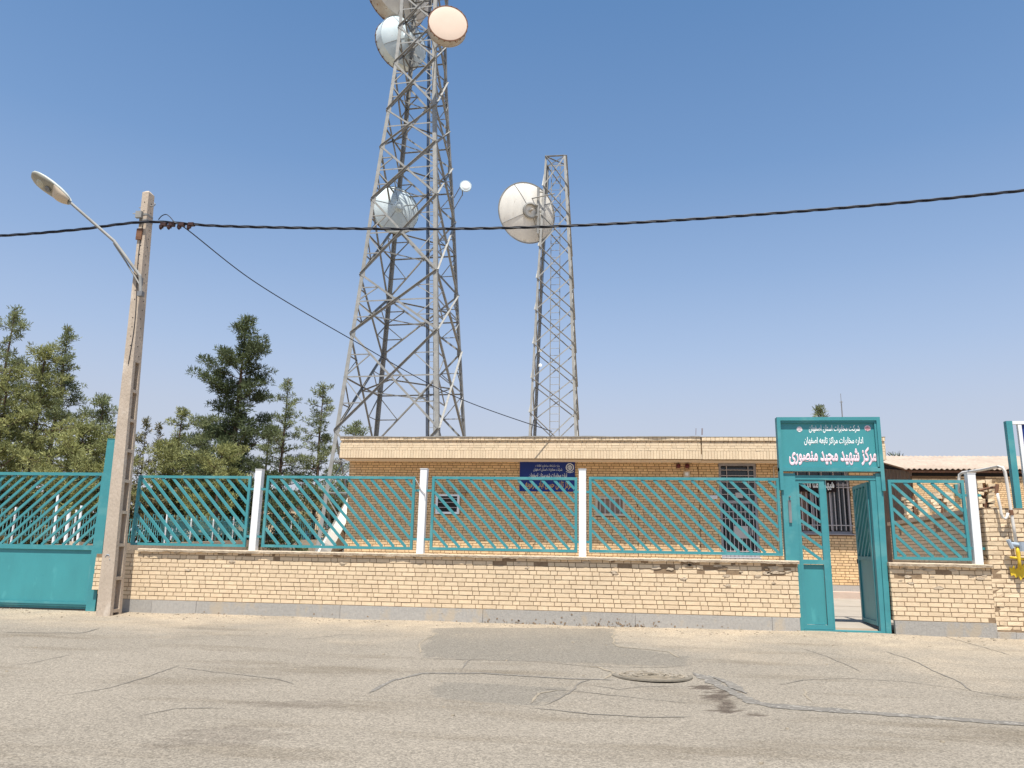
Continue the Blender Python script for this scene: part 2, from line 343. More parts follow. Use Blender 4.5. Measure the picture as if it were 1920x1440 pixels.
def backing(mb,u0,u1,z0,z1,fn,thick,holes=(),back=.03,mi=0):
    us=sorted(set([u0,u1]+[h[i] for h in holes for i in (0,1) if u0<h[i]<u1])); zs=sorted(set([z0,z1]+[h[i] for h in holes for i in (2,3) if z0<h[i]<z1]))
    for i in range(len(us)-1):
        for j in range(len(zs)-1):
            cu=(us[i]+us[i+1])/2; cz=(zs[j]+zs[j+1])/2
            if any(h[0]<cu<h[1] and h[2]<cz<h[3] for h in holes): continue
            P=[]
            for z in (zs[j],zs[j+1]):
                for (u,dd) in ((us[i],-.0),(us[i+1],-.0),(us[i+1],-thick),(us[i],-thick)): P.append(fn(u,dd,z))
            mb.hexa(P,.5,mi)
# ------------------------------------------------------------------ ground and road
def nz(x,y,s=1,seed=0): return noise.noise(Vector((x*s+seed*7.3,y*s-seed*3.1,seed)))
def ground():
    ys=[-400,-60,-20,-6,-.3,0,.12,.2,8,20,45,200,1500,4000]; zs=[-.7,-.7,-.66,-.24,-.06,-.05,-.05,.05,.09,.1,.3,.3,.3,.3]
    xs=[-4000,-1000,-200,-60,-25,-12,-4,4,12,25,60,200,1000,4000]
    v=[(x,y,z) for y,z in zip(ys,zs) for x in xs]; n=len(xs)
    f=[[j*n+i,j*n+i+1,(j+1)*n+i+1,(j+1)*n+i] for j in range(len(ys)-1) for i in range(n-1)]
    me=bpy.data.meshes.new('ground'); me.from_pydata(v,[],f); me.materials.append(M['soil']); o=bpy.data.objects.new('ground',me); COL.objects.link(o); struct(o)
ground()
def road_z(x,y):
    z=.03*y
    return z+.010*nz(x,y,.45,1)+.006*nz(x,y,1.7,2)+max(0,1+y/.9)*(.022*nz(x,0,.55,3)+.012*nz(x,0,1.9,4)+.004)
def inpoly(px,py,P):
    c=False;n=len(P);j=n-1
    for i in range(n):
        if (P[i][1]>py)!=(P[j][1]>py) and px<(P[j][0]-P[i][0])*(py-P[i][1])/(P[j][1]-P[i][1])+P[i][0]: c=not c
        j=i
    return c
def g2(L): return [(G(*q).x,G(*q).y) for q in L]
PATCH=[g2([(815,1178),(1150,1178),(1152,1210),(1230,1222),(1290,1230),(1285,1250),(1000,1240),(790,1232),(786,1215),(820,1190)]),
       g2([(800,1290),(830,1278),(960,1282),(1060,1290),(1050,1310),(980,1325),(860,1310),(810,1300)])]
STAIN=[g2([(1318,1285),(1360,1287),(1375,1310),(1378,1335),(1340,1336),(1352,1318),(1325,1310)]),g2([(1375,1326),(1392,1330),(1420,1342),(1385,1342)]),
       g2([(0,1425),(60,1432),(180,1440),(0,1460)]),g2([(300,1380),(420,1360),(560,1380),(430,1400),(280,1405)]),g2([(440,1318),(640,1314),(655,1326),(500,1330)])]
def road():
    xs=np.concatenate([np.arange(-60,-14,1.0),np.arange(-14,9,.05),np.arange(9,40,1.0)]); ys=np.concatenate([np.arange(-24,-9,.6),np.arange(-9,.13,.05)])
    v=[];col=[]
    for y in ys:
        for x in xs:
            z=road_z(x,y); 
            if y>.05: z=min(z,-.01)
            v.append((x,y,z))
            e=nz(x,y,.8,5)*.5+nz(x,y,2.6,6)*.25
            d=max(0,min(1,1.15+y/1.9+e)); d=max(d,max(0,min(1,.35*(1+(x-2)/4)+y*.08+e)) if y>-4 else 0)
            wx=x+.07*nz(x,y,5,8)+.10*nz(x,y,1.6,18); wy=y+.06*nz(x,y,5,9)+.08*nz(x,y,1.6,19)
            p=1 if any(inpoly(wx,wy,P) for P in PATCH) else 0
            s=0
            if y<-2:
                for ip,P in enumerate(STAIN):
                    if inpoly(x+.25*nz(x*.3,y*7,1.6,10),wy,P): s=1.2 if ip<2 else .4
            col.append((d*(1-.75*p),p,s*.8,1))
    n=len(xs); f=[[j*n+i,j*n+i+1,(j+1)*n+i+1,(j+1)*n+i] for j in range(len(ys)-1) for i in range(n-1)]
    mi=[0]*len(f)
    def ribbon(L,w,m,rough=.5,dz=.004,step=.05):
        pts=[G(*q) for q in L]; P=[]
        for a,b in zip(pts,pts[1:]):
            k=max(1,int((b-a).length/step))
            for i in range(k): P.append(a.lerp(b,i/k))
        P.append(pts[-1]); b0=len(v); k=len(P)
        for i,p in enumerate(P):
            d=(P[min(i+1,k-1)]-P[max(i-1,0)]); d.z=0; d.normalize(); nn=Vector((-d.y,d.x,0))
            q=p+nn*(rough*.09*nz(p.x,p.y,2.2,11)+rough*.035*nz(p.x,p.y,9,12))
            ww=w*(.65+.7*abs(nz(p.x,p.y,4,13))+.5*nz(p.x,p.y,15,14))*min(1,(i+.4)/4,(k-1-i+.4)/4)
            for sgn in (-1,1):
                r=q+nn*sgn*ww/2; v.append((r.x,r.y,road_z(r.x,r.y)+dz)); col.append((0,0,0,1))
        for i in range(k-1): f.append([b0+2*i,b0+2*i+1,b0+2*i+3,b0+2*i+2]); mi.append(m)
    # sealed joint running from the manhole to the right edge
    ribbon([(1298,1262),(1330,1275),(1370,1300),(1410,1318),(1450,1324),(1560,1332),(1700,1342),(1800,1350),(1960,1362)],.15,2,.5)
    ribbon([(1330,1268),(1370,1282),(1400,1302)],.10,2,.5,.006)
    ribbon([(690,1300),(740,1275),(790,1263),(900,1262),(1010,1270),(1130,1276),(1160,1278)],.05,2,.4)
    for L,w_ in (([(1455,1285),(1505,1275),(1600,1273),(1700,1279),(1800,1292),(1925,1314)],.012),([(1660,1222),(1700,1235),(1770,1265),(1800,1280),(1822,1297)],.02),
        ([(1020,1322),(1060,1300),(1090,1280),(1120,1274)],.022),([(985,1325),(1080,1336),(1200,1345),(1310,1345)],.022),([(790,1234),(890,1238),(1000,1240),(1080,1248),(1160,1252),(1290,1250)],.016),
        ([(120,1305),(200,1292),(280,1270),(335,1248)],.016),([(335,1252),(400,1260),(520,1275),(560,1285)],.016),([(0,1186),(80,1188),(150,1187),(190,1178)],.028),([(45,1422),(75,1415),(92,1408)],.014),
        ([(860,1255),(880,1240),(890,1235)],.02),([(1000,1290),(1090,1296),(1160,1306),(1300,1320)],.012),([(1100,1284),(1160,1293),(1200,1289),(1290,1288)],.014),([(1900,1230),(1830,1210),(1760,1190)],.014),
        ([(1500,1215),(1560,1235),(1620,1262)],.012),([(560,1200),(640,1190),(700,1192)],.012),([(0,1250),(60,1244),(150,1225)],.012),([(250,1345),(330,1330),(430,1330)],.016)):
        ribbon(L,w_,1)
    for L,w_ in (([(1152,1182),(1150,1205),(1165,1212),(1255,1222),(1280,1235)],.03),([(820,1186),(790,1205),(785,1225)],.025),([(990,1318),(1010,1300),(1050,1293)],.03),([(1500,1290),(1510,1305),(1530,1318)],.025),([(1090,1250),(1120,1252),(1150,1262),(1130,1275)],.05)):
        ribbon(L,w_,3)
    me=bpy.data.meshes.new('road'); me.from_pydata(v,[],f)
    for k in ('asphalt','crack','seal','lip'): me.materials.append(M[k])
    me.polygons.foreach_set('material_index',mi)
    a=me.attributes.new('paint','FLOAT_COLOR','POINT'); a.data.foreach_set('color',np.array(col,dtype=np.float32).ravel())
    me.polygons.foreach_set('use_smooth',[True]*len(f)); me.update()
    o=bpy.data.objects.new('road',me); COL.objects.link(o); struct(o)
road()
b=MB(); rows=[(.15,.02),(.35,.055),(.8,.09),(1.2,.10),(4,.108),(8.2,.115)]
for (y,z) in rows: b.v+=[(-40,y,z),(40,y,z)]
for i in range(len(rows)-1): b.face([2*i,2*i+1,2*i+3,2*i+2])
struct(b.build('yard_paving','yard'))
b=MB()
for yy,zz in ((1.9,.102),(4.6,.1095)): b.box((-3,yy,zz-.003),(12,yy+.012,zz+.0035))
o=b.build('paving_joint','crack'); struct(o)
# manhole
c=G(1222,1267); c.z=road_z(c.x,c.y)
mh=thing('manhole_cover',c,'round dusty cast iron manhole cover with ring pattern set in the asphalt','manhole cover')
b=MB(); b.lathe([(.40,-.01),(.398,.004),(.36,.005),(.355,-.002),(.335,-.002)],(c.x,c.y,c.z+.003),(0,0.03,1),n=48); b.build('rim','iron',mh)
b=MB(); b.lathe([(.332,-.01),(.332,-.004),(.0005,-.004)],(c.x,c.y,c.z+.004),(0,0.03,1),n=48); o=b.build('lid','iron',mh); b=MB()
for r in (.31,.18,.085):
    b.lathe([(r+.012,-.006),(r+.010,.005),(r-.010,.005),(r-.012,-.006)],(c.x,c.y,c.z+.004),(0,.03,1),n=48)
random.seed(3)
for k in range(110):
    a=random.uniform(0,6.28); r=random.choice((.03,.05,.115,.14,.21,.235,.26,.28)); rr=.022/r
    p0=(c.x+r*math.cos(a-rr),c.y+r*math.sin(a-rr),c.z+.003); p1=(c.x+(r+.014)*math.cos(a+rr),c.y+(r+.014)*math.sin(a+rr),c.z+.003)
    b.bar(p0,p1,.015,.010)
b.build('raised_pattern','lip',mh)
# small stones / litter by the kerb
random.seed(11)
b=MB()
for k in range(420):
    x=random.uniform(-11,7); y=-abs(random.gauss(0,.35))-.02 if k<330 else random.uniform(-7,0); s=random.uniform(.004,.014)
    z=road_z(x,y)+s*.25; 
    P=[(x+random.uniform(-1,1)*s+q[0]*s,y+q[1]*s,z+q[2]*s*.6) for q in ((-1,-1,-1),(1,-1,-1),(1,1,-1),(-1,1,-1),(-.7,-.6,1),(.6,-.7,1),(.7,.6,1),(-.6,.7,1))]
    b.hexa(P,random.random())
struct(b.build('gravel','lip'),'stuff')
# ------------------------------------------------------------------ front wall
random.seed(21)
def front_wall(x0,x1,label,missing,slabs,jag=None,ztop=.955):
    t=thing('boundary_wall',((x0+x1)/2,.15,-.05),label,'wall')
    pz=.20; holes=[]
    if jag: holes=jag
    mb=MB(); brickwork(mb,x0,x1,pz,pz+11.7*.0645,front(0),holes=holes,missing=missing); 
    # broken upper courses
    mb.build('brick_courses','brick',t)
    mb=MB(); backing(mb,x0+.005,x1-.005,pz-.004,.957,front(0),.28,holes=holes); mb.build('mortar_bed','mortar',t)
    if x1<3.5 :                                      # the brick end beside the gate
        mb=MB(); brickwork(mb,.0,.30,pz,pz+11.7*.0645,lambda u,d,z:(x1+d,u,z)); mb.build('wall_end','brick',t)
    else:
        mb=MB(); brickwork(mb,.0,.30,pz,pz+11.7*.0645,lambda u,d,z:(x0-d,u,z)); mb.build('wall_end','brick',t)
    mb=MB(); xs=[max(x0,-8.1)]+slabs+[x1-.01]
    for a,c_ in zip(xs,xs[1:]): mb.box((a+.004,-.012+random.uniform(-.002,.002),-.25),(c_-.001,.05,pz-.003),random.random())
    mb.build('plinth','granite',t)
    # coping: rough cast slab
    mb=MB(); n=int((x1-x0)/.025); ring=[]
    x0c=max(x0,-7.55) if x0<-7 else x0
    for i in range(n+1):
        x=x0c-.02+(x1-x0c+.04)*i/n; e=.014*nz(x,0,3,20)+.010*nz(x,0,11,21)+.006*nz(x,0,35,22)
        if abs(nz(x,0,1.3,23))>.42: e+=.016
        zt=1.0+.006*nz(x,0,1,24)+.004*nz(x,0,9,25); zb=.957+.010*nz(x,0,7,26)+.007*nz(x,0,25,27)-.004
        ring.append([(x,-.048+e*.7,zb),(x,-.055+e,zt-.014),(x,-.045+e,zt-.003),(x,0.05,zt),(x,.33,zt),(x,.34,zb),(x,.1,zb)])
    b0=0
    for rg in ring: mb.v+=rg
    k=7
    for i in range(n):
        for j in range(k): mb.face([i*k+j,i*k+(j+1)%k,(i+1)*k+(j+1)%k,(i+1)*k+j])
    mb.face(list(range(k))[::-1]); mb.face([n*k+j for j in range(k)])
    mb.build('coping','plaster',t)
    return t
def mis(L): return [(W(x,y,0).x,W(x,y,0).z) for x,y in L]
def sx(L): return [W(x,1160,0).x for x in L]
front_wall(-8.30,2.745,'long low yellow brick wall with grey stone plinth carrying the four teal grille panels','',sx([282,366,637,905,1191,1447])) if False else None
random.seed(21)
LW=front_wall(-8.30,2.745,'long low yellow brick wall with grey stone plinth between the leaning pole and the gateway',
   [(random.uniform(.6,2.7),.93-random.choice((0,.065,.065,.13))) for _ in range(7)]+[(random.uniform(-7,.5),.90) for _ in range(3)]+mis([(1168,1062),(1230,1073),(1252,1065),(1322,1067),(1345,1066),(1372,1076),(947,1049),(940,1056),(466,1040),(1492,1062)]),sx([282,366,637,905,1191,1447]),
   jag=[(-8.4,-8.19,.0,.33),(-8.4,-8.0,.0,.265),(-8.30,-7.95,.9,1.1)])
RW=front_wall(4.03,5.383,'short low yellow brick wall with worn grey plinth to the right of the gateway',
   mis([(1688,1076),(1700,1084),(1690,1083),(1857,1164),(1780,1070)]),sx([1866]))
# damage: mortar smears on bricks
random.seed(5)
b=MB()
for k in range(46):
    x=random.choice([random.uniform(1.0,2.7),random.uniform(4.1,5.3),random.uniform(-7,2.7)]); z=.94-abs(random.gauss(0,.12)); 
    if z<.3: continue
    n=9; r=random.uniform(.012,.045); P=[]
    for i in range(n):
        a=6.283*i/n; rr=r*random.uniform(.6,1.2); P.append((x+rr*1.8*math.cos(a),-.0045,z+rr*.6*math.sin(a)))
    b.poly(P,(0,-.006,0))
b.build('mortar_smears','plaster',LW)
b=MB()
for k in range(150):
    x=random.choice((random.gauss(-.9,.55),random.gauss(.2,.35),random.uniform(-7,2.6))); z=-.01+abs(random.gauss(0,.05)); r=random.uniform(.004,.013); Pq=[]
    for i in range(7):
        a=6.283*i/7; rr=r*random.uniform(.6,1.3); Pq.append((x+rr*1.3*math.cos(a),-.0145,z+rr*math.sin(a)))
    b.poly(Pq,(0,-.002,0))
b.build('mud_splashes','mortar',LW)
b=MB()
for k in range(26):      # chipped arrises under the coping
    x=random.choice([random.uniform(1.0,2.7),random.uniform(-7,2.7)]); z=random.choice((.955,.89,.955)); b.box((x,-.012,z-.02-random.uniform(0,.02)),(x+random.uniform(.03,.12),-.0055,z),.5,jit=.007)
b.build('chipped_mortar','mortar',LW)
# pier to the right
pr=thing('brick_pier',(6.8,.2,-.05),'tall rough yellow brick wall corner with flaking plaster at the right edge of the picture','wall')
random.seed(31)
mb=MB(); brickwork(mb,5.385,9.0,.10,1.80,front(.0),jit=.004,holes=[(5.86,9,.1,1.02)],missing=mis([(1872,1083)])); mb.build('brick_courses','brick',pr)
mb=MB(); backing(mb,5.39,9.0,.08,1.795,front(0),.3); mb.build('mortar_bed','mortar',pr)
mb=MB(); brickwork(mb,.0,.30,1.0,1.80,lambda u,d,z:(5.39-d,u,z),jit=.003); mb.build('wall_end','brick',pr)
mb=MB(); mb.box((5.375,-.02,-.3),(5.62,.1,.085),.3); mb.box((5.625,-.018,-.3),(9,.1,.08),.7); mb.build('plinth','granite',pr)
mb=MB(); n=40
P=[(5.80+.03*nz(0,i*.2,3,40)+ (.08 if i<9 else 0),-.01,.085+i*.024) for i in range(n)]
for i in range(n-1):
    z=P[i][2]; xa=5.86+.035*nz(0,z,6,41)+.02*nz(0,z,21,42); mb.box((xa,-.020-.006*nz(0,z,9,43),z),(9,-.001,z+.0239))
mb.build('plaster_patch','plaster',pr)
# ------------------------------------------------------------------ white posts
pg='white square posts of the street fence'
def wpost(x,lab,lean=0,ht=2.33):
    t=thing('fence_post',(x,.1,1.0),lab,'fence post',pg)
    b=MB(); b.box((x-.055,.045,.985),(x+.055,.155,ht-.004))
    for i in (4,5,6,7): q=b.v[i]; b.v[i]=(q[0]+lean,q[1],q[2])
    b.box((x-.062+lean,.038,ht-.004),(x+.062+lean,.162,ht+.004)); b.build('post','white',t)
    b=MB(); 
    for z in (1.22,1.98):
        for q0,q1 in ((x-.14,x-.057),(x+.057,x+.14)): b=MB(); b.box((q0,.085,z-.018),(q1,.115,z+.018)); b.build('bracket','teal',t)
    return t
wpost(-5.665,'white square post nearest to the leaning concrete pole',.0,2.30)
p2=wpost(-2.915,'white square post with a wire tied round it, left of the air cooler',.01,2.325)
wpost(-.385,'white square post standing just right of the blue wall sign',.0,2.33)
wpost(5.27,'white square post at the far right end beside the tall rough brickwork',.02,2.30)
b=MB(); b.tube([(-2.99,.02,2.10),(-2.93,.035,1.98),(-2.87,.03,1.93),(-2.86,.03,1.86)],.006,5); b.tube([(-3.03,.03,2.16),(-2.99,.02,2.10)],.006,5)
b.build('tied_wire','bar_paint',p2)
# ------------------------------------------------------------------ slanted grille panels
def clip(x0,x1,z0,z1,px,pz,dx,dz):
    t0,t1=-1e9,1e9
    for (p,d,a,b_) in ((px,dx,x0,x1),(pz,dz,z0,z1)):
        ta,tb=(a-p)/d,(b_-p)/d
        if ta>tb: ta,tb=tb,ta
        t0=max(t0,ta); t1=min(t1,tb)
    return (px+dx*t0,pz+dz*t0,px+dx*t1,pz+dz*t1) if t1-t0>.11 else None
def slats(mb,x0,x1,z0,z1,Y,step=.19,sgn=-1,phase=0,w_=.041,slope=1.06,fn=None):
    fn=fn or (lambda x,y,z:(x,y,z))
    k=-30
    while k<60:
        # line through (x0 + k*step+phase, z1) running down to the right (sgn -1) or to the left (+1)
        px=(x0 if sgn<0 else x1)+(k*step+phase)*(1 if sgn<0 else -1); pz=z1
        c_=clip(x0,x1,z0,z1,px,pz,1 if sgn<0 else -1,-slope)
        k+=1
        if c_: mb.bar(fn(c_[0],Y,c_[1]),fn(c_[2],Y,c_[3]),.026,w_,up=(0,-1,0) if False else fn(0,0,1.0) and (0,0,1))
def panel(x0,x1,z0,z1,Y,label,phase=0,slope=1.06,tabs=True):
    t=thing('grille_fence',((x0+x1)/2,Y,z0),label,'fence panel','teal grille panels of the street fence')
    s=.042; b=MB()
    b.box((x0,Y-.02,z0),(x1,Y+.02,z0+s)); b.box((x0,Y-.02,z1-s),(x1,Y+.02,z1))
    b.box((x0,Y-.0205,z0+s),(x0+s,Y+.0205,z1-s)); b.box((x1-s,Y-.0205,z0+s),(x1,Y+.0205,z1-s)); b.build('frame','teal',t)
    b=MB(); slats(b,x0+s,x1-s,z0+s,z1-s,Y,phase=phase,slope=slope); b.build('slats','teal',t)
    return t
panel(-7.78,-5.80,1.05,2.19,.1,'teal slanted grille panel partly shaded by the concrete pole')
panel(-5.53,-3.045,1.055,2.20,.1,'teal slanted grille panel in front of the steel lattice foot and the leaning dish')
panel(-2.77,-.465,1.06,2.205,.1,'teal slanted grille panel crossing in front of the blue wall sign and air cooler')
panel(-.285,2.57,1.065,2.215,.1,'longest teal slanted grille panel in front of the barred building door',slope=1.02)
panel(4.13,5.19,1.045,2.20,.1,'small teal slanted grille panel between gateway and right hand white post',slope=1.0)
# ------------------------------------------------------------------ vehicle gate at the left
vg=thing('vehicle_gate',(-10.5,.15,0),'wide teal metal gate with solid lower sheet and slanted bars at the left edge','gate')
x0,x1=-13.2,-8.43; Y=.15
b=MB()
b.box((x0,Y-.03,2.185),(x1,Y+.03,2.235)); b.box((x0,Y-.03,.955),(x1,Y+.03,1.03)); b.box((x0,Y-.03,.055),(x1,Y+.03,.10))
b.box((x1-.05,Y-.031,.10),(x1,Y+.031,.955)); b.box((x1-.04,Y-.031,1.03),(x1,Y+.031,2.185)); b.box((x0,Y-.031,.10),(x0+.05,Y+.031,2.185))
b.box((x0,Y-.04,.085),(x1,Y-.031,.118))
b.box((-10.55,Y-.02,1.03),(-10.37,Y+.05,2.185)); b.build('frame','teal',vg)
b=MB(); b.box((x0+.05,Y-.004,.10),(x1-.05,Y+.004,.955)); b.build('lower_sheet','teal_old',vg)
b=MB(); b.box((x0,Y-.005,.012),(x1,Y+.005,.054)); b.build('bottom_strip','teal',vg)
b=MB(); slats(b,x0+.05,x1-.04,1.03,2.185,Y,sgn=1,slope=.93,phase=.08); b.build('slats','teal',vg)
gp=thing('gate_post',(-8.32,.15,0),'tall teal square gate post rising behind the concrete pole','gate post')
b=MB(); b.box((-8.41,.06,-.05),(-8.25,.24,2.80)); b.box((-8.415,.055,2.80),(-8.245,.245,2.806)); b.build('post','teal',gp)
b=MB()
for z in (1.25,2.02): b=MB(); b.box((-8.248,.10,z-.02),(-8.17,.125,z+.02)); b.box((-8.17,.10,z-.02),(-8.165,.16,z+.02)); b.build('hinge_bracket','teal',gp)
# ------------------------------------------------------------------ concrete pole
pl=thing('utility_pole',(-7.66,-.42,0),'leaning precast concrete pole with recessed side panels in front of the low wall','pole')
def pole_pt(k,u,d):   # k 0..1 up, u across, d depth (0 front,1 back)
    z=-.25+7.265*k; xc=-7.675-.205*k; wd=(.235-.115*k); dp=.30-.13*k
    return Vector((xc+(u-.5)*wd,-.56+.02*k+d*dp,z))
b=MB()
def seg(k0,k1,u0,u1,d0,d1):
    b.hexa([pole_pt(k0,u0,d0),pole_pt(k0,u1,d0),pole_pt(k0,u1,d1),pole_pt(k0,u0,d1),pole_pt(k1,u0,d0),pole_pt(k1,u1,d0),pole_pt(k1,u1,d1),pole_pt(k1,u0,d1)])
KS=[.038,.105,.175,.245,.313,.38,.448,.515,.585]
seg(0,KS[-1],0,1,0,.27); seg(0,KS[-1],0,1,.78,1); seg(0,KS[-1],.32,.62,.27,.78)
for k in KS[:-1]: seg(k,k+.007,.0,.32,.27,.78); seg(k,k+.007,.62,.99,.27,.78)
seg(KS[-1],1,0,1,0,1)
b.hexa([pole_pt(1,0,0),pole_pt(1,1,0),pole_pt(1,1,1),pole_pt(1,0,1)]+[pole_pt(1.006,.3,.3),pole_pt(1.006,.7,.3),pole_pt(1.006,.7,.7),pole_pt(1.006,.3,.7)])
ps=b.build('shaft','pole',pl)
random.seed(2)
for k in np.arange(.60,.985,.022):
    b=MB(); p=pole_pt(k,1.0,.5+random.uniform(-.12,.12)); b.tube([p+Vector((-.004,0,0)),p+Vector((.0025,0,0))],.011,8); b.build('bolt_hole','dark',pl)
    if random.random()<.75:
        b=MB(); p=pole_pt(k,.5+random.uniform(-.05,.05),0); b.tube([p+Vector((0,.004,0)),p+Vector((0,-.0025,0))],.010,8); b.build('bolt_hole','dark',pl)
b=MB()     # the blue scribble
p=pole_pt(.155,.45,0)+Vector((0,-.003,0)); 
b.tube([p+Vector((-.045,0,-.01)),p+Vector((-.02,0,.022)),p+Vector((.015,0,.02)),p+Vector((.02,0,-.005))],.006,5); b.tube([p+Vector((.035,0,-.04)),p+Vector((.04,0,-.055))],.007,5)
b.build('paint_scribble','valve',pl)
# clamp and hooks
kp=lambda z:(z+.25)/7.265
for zz in (6.60,6.50):
    b=MB()
    c0=pole_pt(kp(zz),0,0); c1=pole_pt(kp(zz),1,0); c2=pole_pt(kp(zz),1,1); c3=pole_pt(kp(zz),0,1)
    for a_,c_ in ((c0,c1),(c1,c2),(c2,c3),(c3,c0)):
        b.bar(a_,c_,.012,.03)
    b.build('clamp_band','galv',pl)
b=MB(); p=pole_pt(kp(6.55),.1,0); b.box((p.x-.06,p.y-.06,6.52),(p.x+.05,p.y-.006,6.64)); b.tube([(p.x-.06,p.y-.03,6.6),(p.x-.12,p.y-.04,6.60)],.008,6); b.build('pole_clamp','galv',pl)
b=MB()
p=pole_pt(kp(6.78),1,.4); b.tube([p+Vector((-.02,0,0)),p+Vector((.08,-.01,0)),p+Vector((.10,-.01,.03)),p+Vector((.07,-.01,.05))],.009,6)
b.build('hook','galv',pl)
b=MB(); p=pole_pt(kp(6.76),0,.4); b.tube([p,p+Vector((-.08,0,0))],.007,6); b.build('spike','galv',pl)
b=MB(); p=pole_pt(kp(6.23),.32,0); b.box((p.x-.055,p.y-.028,6.13),(p.x+.045,p.y-.004,6.33)); b.build('junction_plate','rust',pl)
b=MB(); P=[]
for i in range(26):
    zz=6.45-i*.10
    if zz<3.9: break
    q=pole_pt(kp(zz),.62-.18*math.sin(i*.27),0); P.append(q+Vector((0,-.008,0)))
b.tube(P,.007,5); b.build('down_wire','cable',pl)
# street lamp on the pole
lt=thing('street_lamp',tuple(pole_pt(kp(5.2),0,.3)),'grey cobra head street lamp on a bent steel arm clamped to the concrete pole','street lamp')
Yp=-.595
a0=W(263.5,549,Yp); a1=W(263,518,Yp); a2=W(214,452,Yp-.05); a3=W(131,379,Yp-.25)
b=MB(); b.tube([a0,a1,a2,a2.lerp(a3,.15),a3+(a3-a2)*.05],[.026,.026,.026,.025,.024],10); b.build('arm','galv',lt)
b=MB(); b.tube([W(262,534,Yp),W(237,492,Yp),W(213,456,Yp-.05)],.014,8); b.build('brace','galv',lt)
b=MB(); b.box((a0.x-.04,Yp-.035,a0.z-.06),(a0.x+.045,Yp+.045,a0.z+.02)); b.build('lower_clamp','galv_dark',lt); b=MB(); b.box((a1.x-.01,Yp+.01,a1.z-.15),(a1.x+.03,Yp+.05,a1.z-.02)); b.build('mount','galv_dark',lt)
tip=W(60,328,Yp-.45); root=a3; ax=(tip-root); Ln=ax.length; ax.normalize(); sdv=ax.cross(Vector((0,.62,1))).normalized(); upv=sdv.cross(ax).normalized()
# head tilts: its underside looks down and toward the camera
def headpt(t,s,h): return root+ax*(t*Ln)+sdv*s+upv*h
prof=[(-.02,.04,.02),(.02,.075,.05),(.12,.11,.075),(.3,.145,.095),(.5,.165,.10),(.7,.165,.09),(.85,.15,.07),(.95,.12,.045),(1.0,.07,.02)]
b=MB(); n=12
for (t,wd,ht) in prof:
    for k in range(n+1):
        a=math.pi*k/n; b.v.append(tuple(headpt(t,-wd*math.cos(a),ht*math.sin(a))))
for i in range(len(prof)-1):
    for k in range(n): b.face([i*(n+1)+k,i*(n+1)+k+1,(i+1)*(n+1)+k+1,(i+1)*(n+1)+k])
    b.face([i*(n+1),(i+1)*(n+1),(i+1)*(n+1)+n,i*(n+1)+n])
b.face(list(range(n+1))); b.face([(len(prof)-1)*(n+1)+k for k in range(n+1)][::-1])
b.build('upper_housing','lamp',lt,smooth=True)
def lower(t0,t1,hh,m,name,sc_=.93):
    b=MB(); m_=10; ts=[t0+(t1-t0)*i/8 for i in range(9)]
    for t in ts:
        wd=float(np.interp(t,[q[0] for q in prof],[q[1] for q in prof]))*sc_; e=(t-t0)/(t1-t0); dd=hh*math.sin(math.pi*min(1,max(0,.12+.76*e)))
        for k in range(m_+1):
            a=math.pi*k/m_; b.v.append(tuple(headpt(t,-wd*math.cos(a),-.006-dd*math.sin(a))))
    for i in range(8):
        for k in range(m_): b.face([i*(m_+1)+k,(i+1)*(m_+1)+k,(i+1)*(m_+1)+k+1,i*(m_+1)+k+1])
    return b.build(name,m,lt,smooth=True)
lower(.02,.42,.085,'plastic','gear_cover')
lower(.42,.99,.055,'lampglass','lamp_glass')
c_=headpt(.52,0,-.055); b=MB(); b.lathe([(.055,0),(.05,-.012),(.02,-.014),(.001,-.006)],c_,tuple(upv),n=16); b.build('lamp_socket','galv_dark',lt)
c_=headpt(.72,0,-.045); b=MB(); b.lathe([(.085,.0),(.07,-.016),(.03,-.022),(.001,-.024)],c_,tuple(upv),n=20); b.build('reflector','lampcone',lt,smooth=True)
# ------------------------------------------------------------------ overhead cables
def twist(name,pts,label,r=.011,strands=3,turn=3.2,rad=.014,step=.07):
    pts=[Vector(p) for p in pts]; b=MB()
    # Catmull-Rom through pts
    P=[]
    for i in range(len(pts)-1):
        p0=pts[max(i-1,0)];p1=pts[i];p2=pts[i+1];p3=pts[min(i+2,len(pts)-1)]; k=max(2,int((p2-p1).length/step))
        for j in range(k):
            t=j/k; P.append(.5*((2*p1)+(-p0+p2)*t+(2*p0-5*p1+4*p2-p3)*t*t+(-p0+3*p1-3*p2+p3)*t**3))
    P.append(pts[-1])
    if strands==1: b.tube(P,r,6)
    else:
        for s in range(strands):
            Q=[]; L_=0
            for i,p in enumerate(P):
                if i: L_+=(p-P[i-1]).length
                a=L_*turn*2*math.pi/1.0+s*2*math.pi/strands; Q.append(p+Vector((0,math.cos(a),math.sin(a)))*rad)
            b.tube(Q,r,6)
    o=b.build(name,'cable',org=pts[0],smooth=True); return tag(o,label,'cable')
Yc=-.60
twist('overhead_cable',[W(-260,455,Yc),W(0,442,Yc),W(140,431,Yc),W(278,416,Yc),W(420,424,Yc),W(700,429,Yc),W(960,427,Yc),W(1250,414,Yc),W(1600,388,Yc),W(1920,357,Yc),W(2200,322,Yc)],'thick twisted black power cable strung across the whole picture',r=.012,turn=1.1)
twist('service_drop_wire',[W(322,420,Yc),W(345,426,Yc+.05),W(480,530,1.6),W(655,634,3.3),W(850,742,5.6),W(1035,809,7.12)],'thin black wire sloping from the pole clamps to the building roof edge',r=.010,strands=1)
twist('looped_wire',[W(297,412,Yc),W(303,405,Yc),W(311,402,Yc),W(318,406,Yc),W(325,414,Yc),W(332,418,Yc)],'short black wire loop arching over the cable beside the pole top',r=.008,strands=1,step=.02)
